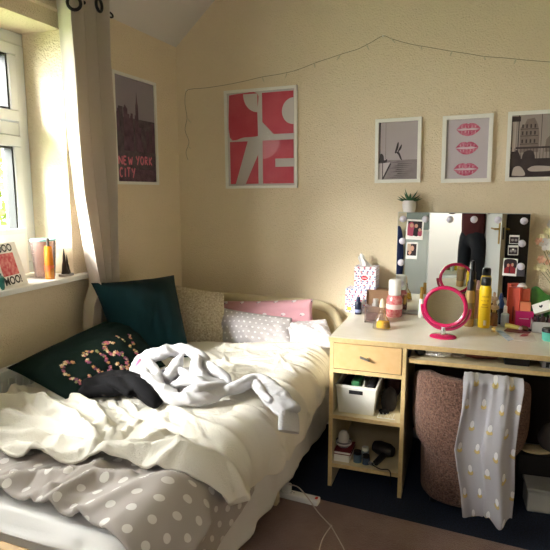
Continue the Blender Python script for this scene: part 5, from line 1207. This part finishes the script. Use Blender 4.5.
# sliding shelf contents
zk = .669
def K2(px, py): return on(px, py, 2, zk)
p = K2(437, 357); soft('foil_bag', 'crumpled silver foil bag on the sliding shelf under the desk top', 'bag', p + Vector((0, .015, 0)), (.066, .035, .024), mat('silver_foil', '#e2e2e4', .25, metal=.3, bump=(45, 1.0, .02)), 0, 3, None, .2)
p = K2(419, 356); soft('black_pouch', 'black plastic bag at the left of the silver foil bag', 'bag', p + Vector((.005, .05, 0)), (.035, .05, .02), mat('black_film', '#1a191c', .3, bump=(50, .8)), 0, 12)
p = K2(457, 359); soft('clear_wrapper', 'flat pale wrapper right of the silver foil bag', 'wrapper', p + Vector((0, .05, 0)), (.04, .035, .010), mat('pale_wrapper', '#a89c8c', .4, bump=(60, .7)), 0, 8)
p = K2(480, 361); soft('brown_pouch', 'reddish brown soft pouch on the sliding shelf', 'pouch', p + Vector((0, .06, 0)), (.085, .045, .017), mat('rust_pouch', '#6e3326', .7, bump=(60, .5)), .05, 17)
p = K2(517, 366.5); b = MB(); T = Matrix.Translation(p) @ Matrix.Rotation(DR, 4, 'Z'); b.box(-.05, .05, .01, .13, .0006, .038, T); tag(b.build('black_box', mat('black_card', '#141316', .5), bevel=.004), 'flat black box on the sliding shelf near the right', 'box')
p = K2(551, 369.5); t = thing('grey_case', 'grey case with a black mark at the right end of the sliding shelf', 'case', p, DR); T = MATS[t.name]
b = MB(); b.box(-.035, .08, .004, .1, .0006, .036, T); b.build('body', mat('grey_plastic', '#8d8d90', .4), t, bevel=.004)
b = MB(); b.box(-.02, -.008, .0022, .0035, .006, .028, T); b.box(-.008, .004, .0022, .0035, .02, .028, T); b.build('mark', M_black, t, smooth=False)
# things on the floor under the right of the desk
p = on(545, 514, 2, 0); T = Matrix.Translation(p) @ Matrix.Rotation(.1, 4, 'Z')
t = thing('storage_box', 'white storage box on the floor under the right side of the desk', 'box', p, .1)
b = MB(); b.box(-.075, .16, .0, .12, .0005, .095, T); b.build('body', mat('white_tub', '#c9c8c6', .45), t, bevel=.006)
b = MB(); b.box(-.08, .165, -.005, .125, .0955, .112, T); b.build('lid', mat('lid_grey', '#a5a5a6', .4), t, bevel=.004)
tag(MB().box(-.10, .16, .14, .24, .0005, .20, T).build('crate', mat('dark_crate', '#221f20', .7), bevel=.004), 'dark crate behind the white storage box under the desk', 'box')
p2 = T @ Vector((-.02, .185, .2005)); soft('folded_cloth', 'cream folded cloth lying on the dark crate under the desk', 'cloth', p2, (.07, .045, .014), mat('cream_fabric', '#cdbf9a', .9, bump=(80, .4)), .1, 5, None, .06)
p3 = T @ Vector((.07, .19, .2005)); soft('bag', 'dark grey bag of clothes heaped on the dark crate under the desk', 'bag', p3, (.085, .045, .085), mat('grey_fabric', '#5a5557', .9, bump=(60, .6)), 0, 23, None, .1)

# ------------------------------------------------------------------ power strip and cable on the floor
e0, e1 = on(278, 491, 2, .03), on(315, 500, 2, .03); e0.z = e1.z = .0135; ps = thing('power_strip', 'white power strip with a red switch light on the floor beside the bed', 'power strip', e0)
d = (e1 - e0); Lp = d.length + .06; pa = math.atan2(d.y, d.x); T = Matrix.Translation(e0 + Vector((-.04, 0, 0))) @ Matrix.Rotation(pa, 4, 'Z')
b = MB(); b.box(0, Lp, -.022, .022, 0, .028, T); b.build('body', M_white_p, ps, bevel=.006)
for x in (.06, .115):
    b = MB()
    for (xx, yy) in ((-.006, .006), (-.006, -.006), (.006, 0)): b.box(x + xx - .003, x + xx + .003, yy - .0015, yy + .0015, 0.0281, .0285, T)
    b.build('socket', M_black, ps, smooth=False)
b = MB(); b.box(Lp - .018, Lp - .006, -.008, .008, .0278, .031, T); b.build('switch', mat('red_switch', '#d8392b', .4), ps, bevel=.001)
pgx = .085 if Lp > .15 else .06
b = MB(); b.box(pgx - .019, pgx + .019, -.019, .019, .0286, .064, T); 
pg = thing('plug', 'white plug pushed into the power strip', 'plug', T @ Vector((pgx, 0, .0286))); b.build('plug_body', M_white_p, pg, bevel=.006)
pth = [T @ Vector((pgx + .01, 0, .062)), on(298, 487, 2, .085), on(308, 498, 2, .05), on(318, 512, 2, .018), on(331, 526, 2, .0165)]
b = MB(); b.tube(smooth_path(pth, 8), .0027, 7); b.tube(smooth_path([pth[-1], on(323, 538, 2, .0165), on(319, 552, 2, .0165), on(318, 575, 2, .0165)], 8), .0024, 7); b.tube(smooth_path([pth[-1], on(339, 540, 2, .0165), on(345, 552, 2, .0165), on(352, 575, 2, .0165)], 8), .0024, 7); b.ball(pth[-1], .006, 10, 7)
b.build('cable', mat('white_cable', '#c9b9ae', .5), pg)

# ------------------------------------------------------------------ behind the camera: what the mirrors show
M_char = mat('charcoal_wardrobe', '#1f1d22', .4)
wd = thing('wardrobe', 'tall dark charcoal wardrobe by the door, seen only in the mirror', 'wardrobe', (2.45, -3.4, 0))
MB().box(2.04, 2.9, -3.66, -3.36, 0, 2.05).build('body', M_char, wd, bevel=.004)
for x0, x1 in ((2.05, 2.465), (2.475, 2.89)):
    d_ = MB().box(x0, x1, -3.3595, -3.34, .06, 2.03).build('door', M_char, wd, bevel=.003)
    MB().cyl((x1 - .05, -3.32, .95), (x1 - .05, -3.32, 1.15), .006).build('handle', M_steel, d_)
cb = thing('cabinet', 'grey green cabinet with a pale lower half beside the doorway, seen in the mirror', 'cabinet', (1.0, -3.55, 0))
MB().box(.97, 1.22, -3.66, -3.5, 0, .95).build('lower_body', mat('pale_cabinet', '#dfe4e0', .5), cb, bevel=.004)
MB().box(.97, 1.22, -3.66, -3.52, .967, 1.9).build('upper_body', mat('grey_green_cabinet', '#8d9693', .5), cb, bevel=.004)
MB().box(.96, 1.23, -3.66, -3.49, .9505, .966).build('shelf', M_white, cb, bevel=.002)
soft('robe', 'long blue robe hanging beside the cabinet, seen in the mirror', 'clothes', (.88, -3.6, .25), (.06, .05, .42), mat('blue_robe', '#2c3563', .9, bump=(40, .5)), 0, 7, None, .06)
# the person taking the photograph
def skin_mesh(name, verts, edges, radii, m_, parent, root=0, sub=1):
    me = bpy.data.meshes.new(name); me.from_pydata(verts, edges, []); o = bpy.data.objects.new(name, me); COL.objects.link(o)
    q = o.modifiers.new('skin', 'SKIN'); q.use_smooth_shade = True
    for i, r_ in enumerate(radii):
        sv = me.skin_vertices[0].data[i]; sv.radius = (r_, r_) if isinstance(r_, (int, float)) else r_; sv.use_root = (i == root)
    s2 = o.modifiers.new('sub', 'SUBSURF'); s2.levels = s2.render_levels = sub
    evaluated(o); o.data.materials.clear(); o.data.materials.append(m_)
    for p_ in o.data.polygons: p_.material_index = 0; p_.use_smooth = True
    Mi = MATS[parent.name].inverted(); o.data.transform(Mi); o.parent = parent; MATS[o.name] = MATS[parent.name]
    return o
PX, PY = 1.705, -3.56
pe = thing('person', 'person in maroon jumper and black jeans holding up a phone, reflected in the mirror', 'person', (PX, PY, 0))
M_skin = mat('skin', '#d3a184', .6)
h = Vector((PX, PY, 0)); TW = .75
V3 = lambda x, y, z: h + Vector((x * math.cos(TW) - y * math.sin(TW), x * math.sin(TW) + y * math.cos(TW), z))
phone = Vector((1.86, -3.115, 1.405))
hr, hl_ = phone + Vector((.075, -.05, -.03)), phone + Vector((-.075, -.05, -.03))
vs = [V3(0, 0, .95), V3(0, 0, 1.08), V3(0, .01, 1.24), V3(0, 0, 1.38), V3(0, .01, 1.46), V3(0, .02, 1.53), V3(0, .02, 1.60), V3(0, .015, 1.66),
      V3(.17, 0, 1.36), V3(.24, .02, 1.18), hr - Vector((-.01, .05, .03)), V3(-.17, 0, 1.36), V3(-.18, .20, 1.18), hl_ - Vector((.01, .05, .03)),
      V3(.095, 0, .88), V3(.10, .02, .50), V3(.10, -.02, .09), V3(.11, .10, .035), V3(-.095, 0, .88), V3(-.11, .02, .50), V3(-.12, -.02, .09), V3(-.13, .10, .035)]
ed = [(0, 1), (1, 2), (2, 3), (3, 4), (4, 5), (5, 6), (6, 7), (3, 8), (8, 9), (9, 10), (3, 11), (11, 12), (12, 13), (0, 14), (14, 15), (15, 16), (16, 17), (0, 18), (18, 19), (19, 20), (20, 21)]
ra_ = [(.085, .085), (.08, .08), (.085, .085), (.08, .075), .05, .058, .082, .07, .055, .042, .028, .055, .042, .028, .055, .05, .036, .03, .055, .05, .036, .03]
for hc, sg in ((hr, 1), (hl_, -1)):
    w0 = 10 if sg > 0 else 13
    pb = len(vs); vs.append(hc); ra_.append((.030, .018)); ed.append((w0, pb))
    for j in range(4):
        L_ = (.075, .085, .080, .062)[j]; a_ = len(vs); z_ = .03 - .019 * j
        vs += [hc + Vector((-sg * .004, .025, z_)), hc + Vector((-sg * .002, .045, z_)), hc + Vector((-sg * L_ * .45, .058, z_)), hc + Vector((-sg * L_ * .75, .052, z_))]
        ra_ += [.0095, .009, .0085, .007]; ed += [(pb, a_), (a_, a_ + 1), (a_ + 1, a_ + 2), (a_ + 2, a_ + 3)]
    a_ = len(vs); vs += [hc + Vector((-sg * .012, -.002, .03)), hc + Vector((-sg * .03, .0, .045)), hc + Vector((-sg * .05, .012, .042))]; ra_ += [.012, .0105, .008]; ed += [(pb, a_), (a_, a_ + 1), (a_ + 1, a_ + 2)]
bd = skin_mesh('body', vs, ed, ra_, M_skin, pe, 0, 1)
vs2 = [V3(0, 0, .86), V3(0, 0, 1.04), V3(0, .01, 1.24), V3(0, 0, 1.38), V3(0, .008, 1.44), V3(.17, 0, 1.36), V3(.24, .02, 1.18), (V3(.24, .02, 1.18)).lerp(hr, .8), V3(-.17, 0, 1.36), V3(-.18, .20, 1.18), V3(-.18, .20, 1.18).lerp(hl_, .8)]
skin_mesh('jumper', vs2, [(0, 1), (1, 2), (2, 3), (3, 4), (3, 5), (5, 6), (6, 7), (3, 8), (8, 9), (9, 10)], [(.150, .145), (.14, .13), (.14, .13), (.115, .105), .064, .075, .058, .042, .075, .058, .042], mat('maroon_knit', '#4a1a1c', .95, bump=(150, .4)), pe, 0, 1)
vs3 = [V3(0, 0, .99), V3(0, 0, .93), V3(.095, 0, .86), V3(.10, .02, .50), V3(.10, -.015, .12), V3(-.095, 0, .86), V3(-.11, .02, .50), V3(-.12, -.015, .12)]
skin_mesh('jeans', vs3, [(0, 1), (1, 2), (2, 3), (3, 4), (1, 5), (5, 6), (6, 7)], [(.118, .11), (.12, .115), .09, .068, .05, .098, .068, .05], mat('black_denim', '#15171d', .9, bump=(200, .3)), pe, 0, 1)
hc = V3(0, .02, 1.60)
b = MB(); b.ball(hc + Vector((0, -.02, .02)), (.092, .108, .125), 20, 14); b.tube([hc + Vector((-.07, -.05, .02)), hc + Vector((-.085, -.05, -.12)), hc + Vector((-.07, -.04, -.22))], [.03, .035, .012], 10); b.tube([hc + Vector((.07, -.05, .02)), hc + Vector((.085, -.05, -.12)), hc + Vector((.07, -.04, -.22))], [.03, .035, .012], 10); b.build('hair', mat('brown_hair', '#3a2519', .6, bump=(120, .6)), pe)
b = MB(); b.ball(hc + Vector((0, .085, -.01)), (.013, .018, .02), 10, 7); b.ball(hc + Vector((.083, .0, .0)), (.012, .02, .03), 10, 7); b.ball(hc + Vector((-.083, .0, .0)), (.012, .02, .03), 10, 7); b.build('nose_and_ears', M_skin, pe)
for s_ in (-1, 1):
    MB().ball(hc + Vector((s_ * .03, .076, .022)), (.012, .008, .008), 10, 7).build('eye', mat('eye_white', '#e8e4df', .3), pe)
MB().ball(hc + Vector((0, .078, -.045)), (.022, .008, .008), 12, 7).build('mouth', mat('lips', '#a8565a', .5), pe)
for s_ in (-1, 1): MB().ball(V3(s_ * .115, .06, .045), (.045, .13, .045), 14, 9).build('shoe', mat('white_trainer', '#d8d6d2', .6), pe)
t = thing('phone', 'black phone held up by the person at the door, seen only in the mirror', 'phone', phone)
b = MB(); b.box(phone.x - .075, phone.x + .075, phone.y - .012, phone.y - .004, phone.z - .036, phone.z + .036); b.build('body', M_black, t, bevel=.003)
